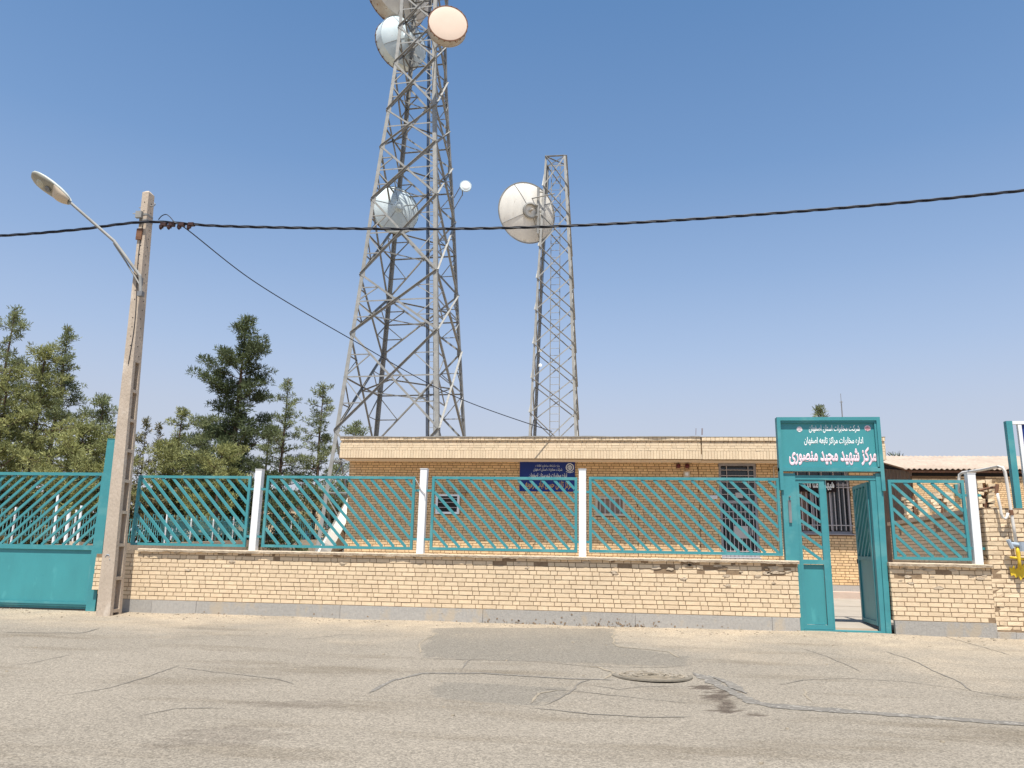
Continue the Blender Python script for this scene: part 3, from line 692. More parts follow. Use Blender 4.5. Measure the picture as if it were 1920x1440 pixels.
for i,px in enumerate((307,322,341,359)):
    p=W(px,422,Yc); 
    o=MB(); o.box((p.x-.045,Yc-.035,p.z-.02),(p.x+.05,Yc+.03,p.z+.035),jit=.004); o.box((p.x-.065,Yc-.03,p.z-.055),(p.x-.01,Yc+.02,p.z-.005),jit=.004); o.tube([(p.x-.04,Yc,p.z-.05),(p.x-.06,Yc,p.z-.075)],.02,6)
    k=o.build('cable_clamp','insul',org=p)
    tag(k,['brown cable clamp closest to the pole on the black cable','second brown cable clamp out from the pole','third brown cable clamp, where the sloping wire starts','brown cable clamp farthest from the pole'][i],'cable clamp','brown clamps on the overhead cable')
# ------------------------------------------------------------------ gateway with sign
gt=thing('gateway',(3.4,.1,0),'teal steel gateway frame with a half open door beside the low brick wall','gateway')
Yg=.10
b=MB()
b.box((2.60,Yg-.05,-.04),(2.80,Yg+.06,2.285)); b.build('side_post','teal',gt)
b=MB(); b.hexa([(3.925,Yg-.05,-.04),(3.995,Yg-.05,-.04),(3.995,Yg+.06,-.04),(3.925,Yg+.06,-.04),(3.955,Yg-.05,2.29),(4.05,Yg-.05,2.29),(4.05,Yg+.06,2.29),(3.955,Yg+.06,2.29)]); b.build('side_post','teal',gt)
b=MB(); b.hexa([(3.86,Yg-.035,-.04),(3.922,Yg-.035,-.04),(3.922,Yg+.05,-.04),(3.86,Yg+.05,-.04),(3.875,Yg-.035,2.19),(3.952,Yg-.035,2.19),(3.952,Yg+.05,2.19),(3.875,Yg+.05,2.19)]); b.build('door_jamb','teal',gt)
b=MB(); b.box((2.802,Yg-.04,2.19),(3.953,Yg+.05,2.255)); b.build('lintel','teal',gt)
b=MB(); b.box((2.802,Yg-.06,-.02),(3.859,Yg+.06,.035)); b.build('threshold','teal',gt)
b=MB(); b.tube([(2.70,Yg-.055,1.93),(2.70,Yg-.10,1.93)],.012,6); b.box((2.675,Yg-.072,1.55),(2.715,Yg-.052,1.88)); b.build('drop_bolt','galv_dark',gt)
# left fixed leaf
lf=MB(); x0,x1=2.805,3.215
lf.box((x0,Yg-.03,.04),(x0+.045,Yg+.02,2.185)); lf.box((x1-.075,Yg-.03,.04),(x1,Yg+.02,2.185)); lf.box((x1,Yg-.01,.04),(x1+.03,Yg+.03,2.185))
lf.box((x0+.045,Yg-.03,.04),(x1-.075,Yg+.02,.10)); lf.box((x0+.045,Yg-.03,.955),(x1-.075,Yg+.02,1.02)); lf.box((x0+.045,Yg-.03,2.14),(x1-.075,Yg+.02,2.185))
ol=lf.build('fixed_leaf','teal',gt)
b=MB(); b.box((x0+.05,Yg+.0,.105),(x1-.08,Yg+.006,.95)); b.build('leaf_panel','teal_old',ol)
b=MB(); slats(b,x0+.045,x1-.075,1.02,2.14,Yg-.005,step=.255,slope=.74,phase=.02); b.build('leaf_slats','teal',ol)
# open leaf: hinged right, swung into the yard
hx,hy=3.90,Yg+.07; dx_,dy_=.035,.82; Ll=math.hypot(dx_,dy_)
def lv(u,d,z): # u along the leaf 0..1 from the hinge, d thickness to the left
    return (hx+dx_*u-d,hy+dy_*u+dx_*0,z)
def lbox(b,u0,u1,d0,d1,z0,z1): b.hexa([lv(u0,d0,z0),lv(u0,d1,z0),lv(u1,d1,z0),lv(u1,d0,z0),lv(u0,d0,z1),lv(u0,d1,z1),lv(u1,d1,z1),lv(u1,d0,z1)])
zb,zt=.105,2.17
b=MB(); lbox(b,0,.09,0,.045,zb,zt); lbox(b,.92,1,0,.045,zb,zt); lbox(b,.09,.92,0,.045,zb,zb+.06); lbox(b,.09,.92,0,.045,1.02,1.08); lbox(b,.09,.92,0,.045,zt-.05,zt)
od=b.build('open_leaf','teal',gt)
b=MB(); lbox(b,.09,.92,.015,.025,zb+.06,1.02); b.build('leaf_panel','teal_old',od)
b=MB()
for k in range(-6,9):
    c_=clip(.09,.92,1.08,zt-.05,.09+k*.22,zt-.05,1,-.95)
    if c_: b.bar(lv(c_[0],.022,c_[1]),lv(c_[2],.022,c_[3]),.042,.05,up=(1,0,0))
b.build('leaf_slats','teal',od)
b=MB(); p=lv(1.0,.02,1.0); b.box((p[0]-.035,p[1],.97),(p[0]+.02,p[1]+.02,1.04)); b.build('latch','rust',od)
for z in (.3,1.8): b=MB(); b.tube([(3.93,Yg+.06,z),(3.93,Yg+.06,z+.12)],.02,8); b.build('hinge','galv_dark',gt)
# sign box over the gateway
sg=thing('gateway_sign',(3.32,.1,2.31),'teal box sign with white and pink Persian lettering mounted over the gateway','sign')
X0,X1,Z0,Z1=2.572,4.072,2.315,3.135; Yf=.02
b=MB(); fr=.052
b.box((X0,Yf,Z1-fr),(X1,Yf+.13,Z1)); b.box((X0,Yf,Z0),(X1,Yf+.13,Z0+fr)); b.box((X0,Yf-.001,2.03),(X0+fr,Yf+.129,Z1-fr)); b.box((X1-fr,Yf-.001,2.03),(X1,Yf+.129,Z1-fr))
b.box((X0+fr,Yf+.02,Z1-fr-.03),(X1-fr,Yf+.12,Z1-fr)); b.box((X1-fr-.03,Yf+.02,Z0+fr),(X1-fr,Yf+.12,Z1-fr-.03)); b.box((X0+fr,Yf+.02,Z0+fr),(X1-fr,Yf+.12,Z0+fr+.02))
b.build('frame','teal',sg)
Ysg=Yf+.052
b=MB(); b.box((X0+fr,Ysg,Z0+fr),(X1-fr,Ysg+.03,Z1-fr)); b.build('face_panel','teal_old',sg)
def spx(x,y): q=W(x,y,Ysg); return q.x,q.z
def wr(name,txt,xa,xb,ya,yb,m,bold,Yq=None,par=None,slant=0):
    Yq=Ysg if Yq is None else Yq; a=W(xa,(ya+yb)/2,Yq); c=W(xb,(ya+yb)/2,Yq); t_=W((xa+xb)/2,ya,Yq); u_=W((xa+xb)/2,yb,Yq)
    return writing(name,txt,(a.x+c.x)/2,(t_.z+u_.z)/2,Yq,c.x-a.x,t_.z-u_.z,m,par or sg,bold,slant)
wr('lettering','شرکت مخابرات استان اصفهان',1516.5,1612,796.5,812,'letter',.03)
wr('lettering','اداره مخابرات مراکز تابعه اصفهان',1507.5,1618.5,819.5,835.5,'letter',.028)
wr('lettering','مرکز شهید مجید منصوری',1479,1644,838,874,'pink',.055)
def roundel(xc,zc,Yq,r,par,ms,tulip):
    b=MB(); b.lathe([(r,0),(r,.003),(r*.001,.003)],(xc,Yq,zc),(0,-1,0),n=28)
    o=b.build('emblem',ms[0],par)
    b=MB(); Yt=Yq-.0055
    if tulip:
        for s in (-1,1):
            for rr in (.72,.42):
                P=[]
                for k in range(9):
                    a=R(-70+140*k/8+ (0 if s>0 else 180)); P.append((xc+rr*r*math.cos(a)*.9+s*0,Yt,zc-.1*r+rr*r*math.sin(a)))
                b.tube(P,r*.045,4)
        b.bar((xc,Yt,zc-.6*r),(xc,Yt,zc+.75*r),r*.08,.004)
    else:
        for rr in (.78,.5):
            P=[(xc+rr*r*math.cos(R(a)),Yt,zc+rr*r*math.sin(R(a))) for a in range(-60,245,18)]; b.tube(P,r*.07,4)
        for dz in (-.28,0,.28): b.bar((xc-.42*r,Yt,zc+dz*r),(xc+.42*r,Yt,zc+(dz+.08)*r),r*.10,.004)
    b.build('emblem_marks',ms[1],o)
x_,z_=spx(1626.5,803); roundel(x_,z_,Ysg,.044,sg,('pink','red'),True)
x_,z_=spx(1499,805); roundel(x_,z_,Ysg,.042,sg,('letter','pink'),False)
# right gateway at picture edge
rg=thing('neighbour_gate_frame',(6.2,.2,1.8),'teal steel post with white cross bar and purple banner at the top right edge','gate frame')
Yr=.15
b=MB(); q0=W(1905,952,Yr); q1=W(1898,790,Yr); b.box((q0.x-.015,Yr-.04,1.75),(q0.x+.07,Yr+.04,q1.z)); xr=q0.x; zr=q1.z
b.build('post','teal',rg)
b=MB(); b.box((xr+.072,Yr-.03,zr-.045),(xr+1.6,Yr+.03,zr)); b.box((xr+.15,Yr-.025,1.79),(xr+.20,Yr+.025,zr-.045)); b.build('cross_bar','white',rg)
b=MB(); b.box((xr+.205,Yr-.004,zr-.9),(xr+1.5,Yr+.004,zr-.05)); b.build('banner_cloth','blue',rg)
# gas pipes on the pier
gpz=thing('gas_pipe',(5.9,-.1,1.2),'white gas riser pipe with blue grey valve and yellow fitting on the rough brickwork','gas pipe')
def Wp(L,Y): return [W(x,y,Y) for x,y in L]
b=MB(); Q=Wp([(1905,1018),(1900,985),(1893,940),(1888,905),(1884,884),(1879,876),(1871,875)],-.10)+[W(1840,881,.6),W(1805,886,1.2),W(1799,890,1.25),W(1798,899,1.25),W(1799,925,1.25)]
b.tube(Q,.022,10); b.build('riser','pipe',gpz,smooth=True)
b=MB(); b.tube(Wp([(1890,962),(1888,970),(1885,973),(1880,970),(1877,962),(1876,952),(1873,940),(1870,925)],-.09),.02,8); b.build('side_pipe','pipe',gpz,smooth=True)
for L_,Y_,r_ in (([(1868,913),(1850,916),(1836,920)],.2,.018),([(1868,925),(1870,908)],-.08,.026),([(1895,956),(1897,966)],-.10,.03)): b=MB(); b.tube(Wp(L_,Y_),r_,8); b.build('rusty_joint','rust',gpz)
b=MB(); b.tube(Wp([(1893,1020),(1925,1024)],-.11),.034,10); b.tube(Wp([(1890,1012),(1898,1028)],-.12),.03,8); b.tube(Wp([(1916,1016),(1918,1034)],-.13),.045,10); b.build('valve','valve',gpz)
b=MB(); b.tube(Wp([(1906,1024),(1909,1036),(1911,1052),(1913,1066)],-.11),[.016,.03,.02,.03],10); b.tube(Wp([(1894,1045),(1920,1048)],-.10),.017,8); b.build('yellow_fitting','yellow',gpz,smooth=True)
b=MB(); random.seed(8)
P=[]
for (x,y) in ((1892,1062),(1897,1066),(1901,1060),(1904,1068),(1908,1064),(1914,1068),(1918,1058),(1925,1054),(1925,1086),(1918,1082),(1914,1088),(1909,1080),(1905,1084),(1901,1078),(1896,1080),(1894,1072)): q=W(x,y,-.027); P.append((q.x,-.027,q.z))
b.poly(P,(0,-.004,0)); P=[]
b.build('yellow_paint_splash','yellow',gpz)
# ------------------------------------------------------------------ main building
YB=8.0; YP=7.18
bd=thing('brick_building',(-.2,12,.1),'single storey yellow brick telephone exchange building with deep overhanging parapet','building')
XL,XR=-6.86,6.56; ZW=3.357
win=(4.60,5.93,1.62,3.36); door=(2.79,3.71,1.02,3.33); ac=(-4.42,-3.80,1.98,2.46); swn=(-.31,.44,1.98,2.47)
pln=.405
HL=[win,door,ac,swn]
joints=[(-2.262,-2.25,.4,2.6),(.757,.767,.4,3.0),(2.283,2.296,.0,5)]
random.seed(41)
mb=MB(); brickwork(mb,XL,XR,pln,ZW,front(YB),course=.0645,joint=.0125,holes=HL+joints,proud=.006); mb.build('front_brickwork','brick_house',bd)
mb=MB(); backing(mb,XL+.005,XR-.005,.05,ZW,front(YB),.25,holes=HL); mb.build('front_wall','mortar_house',bd)
mb=MB(); mb.box((XL,YB-.03,.05),(XR,YB-.001,pln-.004)); mb.build('plinth','granite',bd)
mb=MB(); mb.box((XL,YB-.42,.05),(XR,YB-.031,.262)); mb.build('kerb','kerb',bd)
mb=MB(); brickwork(mb,YB+.02,18,pln,ZW,lambda u,d,z:(XL-d,u,z),holes=()); mb.build('side_brickwork','brick_house',bd)
mb=MB(); brickwork(mb,YB+.02,18,pln,ZW,lambda u,d,z:(XR+d,u,z),holes=()); mb.build('side_brickwork','brick_house',bd)
mb=MB(); mb.box((XL+.01,YB+.26,.05),(XL+.25,18,ZW)); mb.box((XR-.25,YB+.26,.05),(XR-.01,18,ZW)); mb.box((XL,18,.05),(XR,18.2,ZW)); mb.build('rear_walls','mortar_house',bd)
mb=MB(); mb.box((XL-.0,YP+.02,3.341),(2.34,18.3,ZW+.10)); mb.box((2.34,YP+.025,3.333),(XR+.0,18.3,ZW+.10)); mb.build('roof_slab','soffit',bd)
# parapet, in two lengths with an expansion joint
zs0=3.338
def parapet(xa,xb,dy,dz,name):
    z0=zs0+dz; fn=front(YP-dy); mb=MB()
    brickwork(mb,xa,xb,z0,z0+.205,fn,course=.072,joint=.007,soldier=True,jit=.0015)
    brickwork(mb,xa,xb,z0+.205,z0+.205+3*.062,fn,course=.062,jit=.001,joint=.006)
    fr_=lambda u,d,z:(u,YP-dy-d+.035,z)
    brickwork(mb,xa,xb,z0+.391,z0+.391+.062,fr_,course=.062)
    brickwork(mb,xa,xb,z0+.453,z0+.453+.085,lambda u,d,z:(u,YP-dy-d-.012,z),course=.105,joint=.008,soldier=True,jit=.003)
    # left and right returns
    return mb.build(name,'brick',bd)
parapet(XL,2.27,0,0,'parapet'); parapet(2.30,XR,.02,-.008,'parapet')
mb=MB(); mb.box((XL+.004,YP+.002,zs0+.002),(2.27,YP+.24,zs0+.385)); mb.box((2.30,YP-.018,zs0-.006),(XR-.004,YP+.24,zs0+.385)); mb.box((XL+.004,YP+.037,zs0+.385),(XR-.004,YP+.24,zs0+.448)); mb.box((XL+.004,YP-.008,zs0+.448),(XR-.004,YP+.24,zs0+.535)); mb.box((2.272,YP+.03,zs0),(2.298,YP+.2,zs0+.53)); mb.build('parapet_core','mortar_pale',bd)
for side,nm in ((XL,-1),(XR,1)):
    mb=MB(); fn=lambda u,d,z:(side+nm*(d-.0),u,z)
    brickwork(mb,YP,18,zs0,zs0+.205,fn,course=.072,joint=.007,soldier=True); brickwork(mb,YP,18,zs0+.205,zs0+.391,fn,course=.062); brickwork(mb,YP,18,zs0+.391,zs0+.453,lambda u,d,z:(side+nm*(d-.03),u,z),course=.062); brickwork(mb,YP-.01,18,zs0+.453,zs0+.538,lambda u,d,z:(side+nm*(d+.012),u,z),course=.105,soldier=True)
    mb.build('parapet_return','brick',bd)
    mb=MB(); mb.box((min(side,side-nm*.24),YP+.25,zs0+.1),(max(side-nm*.004,side-nm*.24),18,zs0+.53)); mb.build('parapet_core','mortar_pale',bd)
mb=MB(); n=220     # felt edge on top
for i in range(n+1):
    x=XL-.02+(XR-XL+.04)*i/n; e=.012*nz(x,0,2,50)+.010*nz(x,0,6,51); h=.020+.018*nz(x,0,.8,52)+.008*nz(x,0,5,53)
    if x>2.25: h=.012
    h=max(h,.006)
    mb.v+=[(x,YP-.035+e,zs0+.538),(x,YP-.03+e,zs0+.538+h),(x,YP+.3,zs0+.54+h),(x,YP+.3,zs0+.538)]
for i in range(n):
    for j in range(4): mb.face([i*4+j,i*4+(j+1)%4,(i+1)*4+(j+1)%4,(i+1)*4+j])
mb.build('roofing_felt','bitumen',bd)
# window
def wnd(): 
    x0,x1,z0,z1=win; Y=YB+.06
    b=MB(); t=.055
    for q in (((x0,z0),(x1,z0+t)),((x0,z1-t),(x1,z1)),((x0,z0+t),(x0+t,z1-t)),((x1-t,z0+t),(x1,z1-t)),((x0+t,2.78),(x1-t,2.84))): b.box((q[0][0],Y-.02,q[0][1]),(q[1][0],Y+.04,q[1][1]))
    for xx in (x0+.45,x0+.88): b.box((xx-.02,Y-.015,z0+t),(xx+.02,Y+.03,2.78))
    o=b.build('window_frame','grey_metal',bd)
    b=MB(); b.box((x0+t,Y+.042,z0+t),(x1-t,Y+.05,z1-t)); b.build('pane','glass',o)
    b=MB(); 
    for i in range(9): b.box((x0+.08+i*.03,Y+.025,z0+t),(x0+.10+i*.03,Y+.04,2.76))
    for i in range(4): b.box((x0+.70+i*.03,Y+.025,z0+t),(x0+.72+i*.03,Y+.04,2.76))
    b.build('curtain','curtain',o)
    b=MB(); Yb=YB-.03
    for i in range(12): xx=x0+.05+i*(x1-x0-.1)/11; b.bar((xx,Yb,1.70),(xx,Yb,2.86),.020,.012,up=(0,1,0))
    for zz in (1.82,2.74): b.box((x0-.02,Yb-.019,zz-.010),(x1+.02,Yb-.009,zz+.010))
    for i in range(5): xx=x0+.1+i*(x1-x0-.2)/4; b.bar((xx,Yb,2.90),(xx,Yb,3.33),.018,.012,up=(0,1,0))
    b.box((x0-.02,Yb-.019,2.96),(x1+.02,Yb-.009,2.98)); b.box((x0-.02,Yb-.019,3.22),(x1+.02,Yb-.009,3.24)); b.build('window_bars','bar_paint',bd)
    b=MB(); b.box((x0-.05,YB-.05,z0-.03),(x1+.05,YB+.06,z0-.002)); b.build('window_sill','grey_metal',bd)
wnd()
def drw():
    x0,x1,z0,z1=door; Y=YB+.05; t=.06
    b=MB()
    for q in (((x0,z1-t),(x1,z1)),((x0,z0),(x0+t,z1-t)),((x1-t,z0),(x1,z1-t)),((x0+t,2.33),(x1-t,2.40)),((x0+t,z0),(x1-t,z0+.05))): b.box((q[0][0],Y-.03,q[0][1]),(q[1][0],Y+.05,q[1][1]))
    o=b.build('door_frame','grey_metal',bd)
    b=MB(); b.box((x0+t,Y+.03,2.40),(x1-t,Y+.04,z1-t)); b.build('transom_pane','glass',o)
    b=MB(); b.box((x0+t,Y+.03,z0+.05),(x1-t,Y+.045,2.33)); d=b.build('door','glass',bd)
    b=MB(); b.box((x1-t-.12,Y-.06,1.55),(x1-t-.09,Y-.02,1.75)); b.box((x1-t-.12,Y-.02,1.6),(x1-t-.1,Y+.03,1.62)); b.build('handle','bar_paint',d)
    b=MB(); Yb=Y-.045
    for i in range(8): xx=x0+t+.06+i*(x1-x0-2*t-.12)/7; b.bar((xx,Yb,z0+.06),(xx,Yb,2.30),.018,.012,up=(0,1,0))
    for zz in (1.16,1.95,2.12): b.box((x0+t,Yb-.018,zz-.009),(x1-t,Yb-.008,zz+.009))
    for i in (1,6): xx=x0+t+.03+i*(x1-x0-2*t-.06)/7; b.bar((xx,Yb,2.42),(xx,Yb,3.26),.018,.012,up=(0,1,0))
    for zz in (2.55,2.70,2.86,3.02,3.16): b.box((x0+t,Yb-.018,zz-.009),(x1-t,Yb-.008,zz+.009))
    b.build('door_bars','bar_paint',bd)
    b=MB()
    q=W(1390,997,Yb-.03); b.box((q.x-.17,Yb-.03,q.z-.16),(q.x+.17,Yb-.022,q.z+.14)); b.build('notice','paper',bd)
    b=MB(); q=W(1386,929,Yb-.03); b.box((q.x-.09,Yb-.03,q.z-.06),(q.x+.09,Yb-.022,q.z+.07)); b.build('notice','paper',bd)
    b=MB(); Yt=YB-.04
    for i in range(9): b.box((x0+i*.103,Yt,.93),(x0+i*.103+.097,Yt+.04,1.0))
    b.box((x0-.02,Yt-.06,1.004),(x1+.02,YB+.05,1.018)); b.build('tiled_step','tile',bd)
drw()
# small barred window
x0,x1,z0,z1=swn
b=MB(); t=.06
for q in (((x0,z0),(x1,z0+t)),((x0,z1-t),(x1,z1)),((x0,z0+t),(x0+t,z1-t)),((x1-t,z0+t),(x1,z1-t))): b.box((q[0][0],YB-.025,q[0][1]),(q[1][0],YB+.05,q[1][1]))
o=b.build('small_window_frame','plastic',bd)
b=MB(); b.box((x0+t,YB+.03,z0+t),(x1-t,YB+.04,z1-t)); b.build('blind','curtain',o)
b=MB()
for i in range(5): xx=x0+.12+i*.125; b.bar((xx,YB-.03,z0+.02),(xx,YB-.03,z1-.03),.012,.01,up=(0,1,0))
b.build('small_window_bars','white',bd)
# air cooler
at=thing('air_cooler',(-4.11,8,1.97),'white framed air cooler vent box set in the brick building wall','air cooler')
x0,x1,z0,z1=-4.42,-3.80,1.97,2.47; Ya=YB-.20
b=MB(); t=.055
for q in (((x0,z0),(x1,z0+t)),((x0,z1-t*.8),(x1,z1)),((x0,z0+t),(x0+t,z1-t*.8)),((x1-t,z0+t),(x1,z1-t*.8))): b.box((q[0][0],Ya-.02,q[0][1]),(q[1][0],Ya+.02,q[1][1]))
b.build('front_frame','white',at)
b=MB(); b.box((x0+.01,Ya+.021,z0+.01),(x1-.01,YB+.2,z1-.01)); b.build('casing','plastic',at)
b=MB(); b.box((x0+t,Ya+.008,z0+t),(x1-t,Ya+.018,z1-.045)); b.build('grille_opening','dark',at)
b=MB()
for zz in (2.13,2.26,2.36): b.box((x0+t,Ya-.008,zz),(x1-t,Ya+.004,zz+.015))
b.build('louvre','bar_paint',at)
b=MB(); b.box((x1-.05,Ya+.05,z1+.05),(x1+.22,YB-.01,z1+.06)); 
b.build('rain_hood','rust',at)
# blue wall sign
bs=thing('wall_sign',(-1.55,7.97,2.6),'dark blue rectangular wall sign with white and gold Persian lettering under the eaves','sign')
Yw=YB-.04; q0=W(974,921,Yw); q1=W(1078,865.5,Yw)
b=MB(); b.box((q0.x,Yw,q0.z),(q1.x,Yw+.03,q1.z-.0)); b.build('sign_board','blue',bs)
wr('lettering','وزارت ارتباطات و فناوری اطلاعات',1004,1049,871,876,'letter',.0,Yw,bs)
wr('lettering','شرکت مخابرات استان اصفهان',1000,1054,877.5,884,'letter',.004,Yw,bs)
wr('lettering','اداره مخابرات شهرستان اصفهان',992,1063,887,897,'letter',.012,Yw,bs)
wr('lettering','مرکز تلفن حسن آباد جرقویه',985,1073,899,918,'gold',.03,Yw,bs)
q=W(1068.5,876.5,Yw); b=MB(); b.lathe([(.105,0),(.105,.003),(.085,.003),(.085,0)],(q.x,Yw-.001,q.z),(0,-1,0),n=28); b.lathe([(.06,0),(.06,.003),(.001,.003)],(q.x,Yw-.001,q.z),(0,-1,0),n=24); o=b.build('emblem','letter',bs)
b=MB()
for dz,s in ((-.025,1),(0,-1),(.025,1)): b.tube([(q.x-.045,Yw-.006,q.z+dz),(q.x-.01,Yw-.006,q.z+dz+.012*s),(q.x+.045,Yw-.006,q.z+dz-.008*s)],.005,4)
b.build('emblem_marks','blue',o)
b=MB(); b.tube([(q.x-.10,Yw-.003,q.z-.105),(q.x,Yw-.003,q.z-.135),(q.x+.10,Yw-.003,q.z-.105)],.007,4); b.build('emblem_ribbon','letter',bs)
# sirens, box, plate, pipe, banner
for i,px in enumerate((1272,1289)):
    q=W(px,873,YB-.06); b=MB(); b.lathe([(.055,0),(.06,.05),(.045,.10),(.02,.12),(.001,.12)],(q.x,YB-.002,q.z),(0,-1,-.15),n=16); b.box((q.x-.05,YB-.03,q.z-.055),(q.x+.05,YB-.003,q.z+.055))
    tag(b.build('siren','siren',org=(q.x,YB,q.z)),['dark red wall siren, the one farther from the white box','dark red wall siren right above the small white box'][i],'siren','dark red sirens under the eaves')
q=W(1288,889,YB-.05); ab=thing('alarm_box',(q.x,YB,q.z),'small square off white box on the brick wall below the sirens','alarm box')
b=MB(); b.box((q.x-.08,YB-.07,q.z-.07),(q.x+.07,YB-.006,q.z+.07)); b.build('case','plastic',ab); b=MB(); b.box((q.x-.045,YB-.074,q.z-.04),(q.x+.035,YB-.07,q.z+.04)); b.build('cover','white',ab)
q=W(1336,932,YB-.03); b=MB(); b.box((q.x-.13,YB-.03,q.z-.045),(q.x+.12,YB-.008,q.z+.045)); b.box((q.x-.12,YB-.032,q.z-.035),(q.x+.11,YB-.0305,q.z+.035)); tag(b.build('name_plate','tile',org=(q.x,YB,q.z)),'small pale name plate on the wall left of the barred door','plate')
q=W(1450,874,YB-.04); b=MB(); b.tube([(q.x+.12,YB-.03,q.z+.0),(q.x+.02,YB-.03,q.z),(q.x,YB-.03,q.z-.03),(q.x+.03,YB-.03,2.4),(q.x+.05,YB-.03,.5)],.018,8); tag(b.build('wall_pipe','plastic',org=(q.x,YB,.5),smooth=True),'thin beige pipe running down the brick wall right of the barred door','pipe')
bn=thing('black_banner',(5.17,7.9,2.7),'black cloth banner with white Persian calligraphy hung on the barred window','banner')
b=MB(); q0=W(1499,922,7.9); q1=W(1567,896,7.9); n=24
for i in range(n+1):
    x=q0.x+(q1.x-q0.x)*i/n; y=7.90+.012*math.sin(i*1.1)+.008*math.sin(i*2.3); z1_=q1.z-.012*math.sin(i/n*3.14)
    b.v+=[(x,y,q0.z+.006*math.sin(i*.7)),(x,y+.006,q0.z),(x,y+.006,z1_),(x,y,z1_)]
for i in range(n):
    for j in range(4): b.face([i*4+j,i*4+(j+1)%4,(i+1)*4+(j+1)%4,(i+1)*4+j])
b.build('cloth','black',bn,smooth=True)
wr('lettering','هیهات منا الذله',1503,1564,899,919,'letter',.03,7.872,bn)
# rods and aerial on the roof
b=MB(); q=W(1310,812,YP+.1)
for d in (-.07,.07,.09): b.tube([(q.x+d,YP+.1,q.z-.05),(q.x+d+.01,YP+.1,q.z+.12)],.006,5)
tag(b.build('reinforcing_rods','rust',org=(q.x,YP+.1,q.z)),'three short rusty rods sticking up from the parapet','rods')
q=W(1580,790,14); q1=W(1580,738,14); b=MB(); b.tube([(q.x,14,3.4),(q.x,14,q1.z-.25)],.018,6); b.tube([(q.x,14,q1.z-.25),(q.x,14,q1.z)],.009,5); b.tube([(q.x-.05,14,q1.z-.28),(q.x+.05,14,q1.z-.28)],.012,5); tag(b.build('roof_aerial','galv_dark',org=(q.x,14,3.4)),'thin whip aerial standing up behind the gateway sign','aerial')
# ------------------------------------------------------------------ yard wall at right, rubble posts, second building
yw=thing('yard_wall',(5.6,3,.1),'shaded brown brick yard wall running back behind the small grille panel','wall')
random.seed(51)
A=Vector((5.42,.32,0)); B_=Vector((6.05,5.8,0)); dl=(B_-A).normalized(); nrm=Vector((-dl.y,dl.x,0)); Lw=(B_-A).length
fnw=lambda u,d,z:tuple(A+dl*u+nrm*d+Vector((0,0,z)))
mb=MB(); brickwork(mb,0,Lw,.10,1.74,fnw,missing=[(random.uniform(0,Lw),random.choice((1.62,1.55))) for k in range(14)]); mb.build('brick_courses','brick',yw)
mb=MB(); backing(mb,0,Lw,.05,1.74,fnw,.22); mb.build('mortar_bed','mortar',yw)
mb=MB(); 
P=[fnw(0,.05,1.745),fnw(0,-.27,1.745),fnw(Lw,-.27,1.745),fnw(Lw,.05,1.745)]; mb.hexa([Vector(p) for p in P]+[Vector(p)+Vector((0,0,.07)) for p in P]); mb.build('coping','plaster',yw)
random.seed(61)
for i,(px,py0,py1,Yq) in enumerate(((1716,932,972,4.6),(1765,928,965,3.4),(1846,905,952,.9))):
    q=W(px,py1,Yq); ztop=W(px,py0,Yq).z; zb_=1.80
    t=thing('broken_brick_pier',(q.x,Yq,zb_),['broken brick stub with rusty post, farthest back on the yard wall','broken brick stub with rusty post, middle one on the yard wall','broken brick stub beside the top of the right hand white post'][i],'brick pier','broken brick piers on the yard wall')
    b=MB(); z=zb_; sc_=(Yq+12)/13
    while z<ztop:
        for k in range(2):
            xx=q.x+(-.13 if k==0 else .05)*sc_+random.uniform(-.03,.03); wd=random.uniform(.07,.12)*sc_
            b.box((xx,Yq-.09,z),(xx+wd,Yq+.09,z+.055),random.random(),jit=.014)
        z+=.06
    b.build('bricks','brick',t)
    b=MB(); b.box((q.x-.02,Yq-.03,zb_-.02),(q.x+.03,Yq+.03,ztop+.02)); b.build('steel_stub','rust',t)
b2=thing('tin_roofed_building',(13,18,0),'yellow brick outbuilding with corrugated roof behind the yard wall','building')
YQ=16.; cx=10.38; random.seed(71); ez=4.06
mb=MB(); brickwork(mb,cx,22,2.0,ez-.30,front(YQ),holes=[],proud=.006,jit=.002); brickwork(mb,cx+1.4,22,ez-.30,ez-.23,front(YQ),proud=.006,holes=[(cx+2.0,cx+2.35,0,9),(cx+3.7,cx+3.9,0,9)]); mb.build('front_brickwork','brick_house',b2)
mb=MB(); backing(mb,cx,22,.05,ez-.225,front(YQ),.25); mb.build('front_wall','mortar_house',b2)
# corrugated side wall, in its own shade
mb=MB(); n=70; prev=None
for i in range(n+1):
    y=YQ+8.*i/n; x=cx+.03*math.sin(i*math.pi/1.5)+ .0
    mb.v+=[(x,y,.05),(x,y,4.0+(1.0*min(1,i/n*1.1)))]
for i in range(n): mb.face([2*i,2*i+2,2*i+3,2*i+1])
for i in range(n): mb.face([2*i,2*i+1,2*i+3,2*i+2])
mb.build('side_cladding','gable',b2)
mb=MB(); XA=10.05; XB=24; y0,y1=YQ-.18,YQ+3.8; z0,z1=ez,ez+.92; N=int((XB-XA)/.0295)
for i in range(N+1):
    x=XA+i*.0295; c_=.026*math.cos(2*math.pi*(i%6)/6)
    for (k,yy,zz) in ((0,y0,z0),(1,(y0+y1)/2,(z0+z1)/2),(2,y1,z1)):
        sh=.0 if k==0 else -.10*k; st=.0
        mb.v.append((x+sh-(.0),yy,zz+c_)); mb.v.append((x+sh,yy+.004,zz+c_-.012))
for i in range(N):
    a=i*6; c2=(i+1)*6
    for k in (0,2): mb.face([a+k,c2+k,c2+k+2,a+k+2]); mb.face([a+k+1,a+k+3,c2+k+3,c2+k+1])
    mb.face([a,a+1,c2+1,c2])
mb.build('corrugated_roof','asbestos',b2,smooth=True)
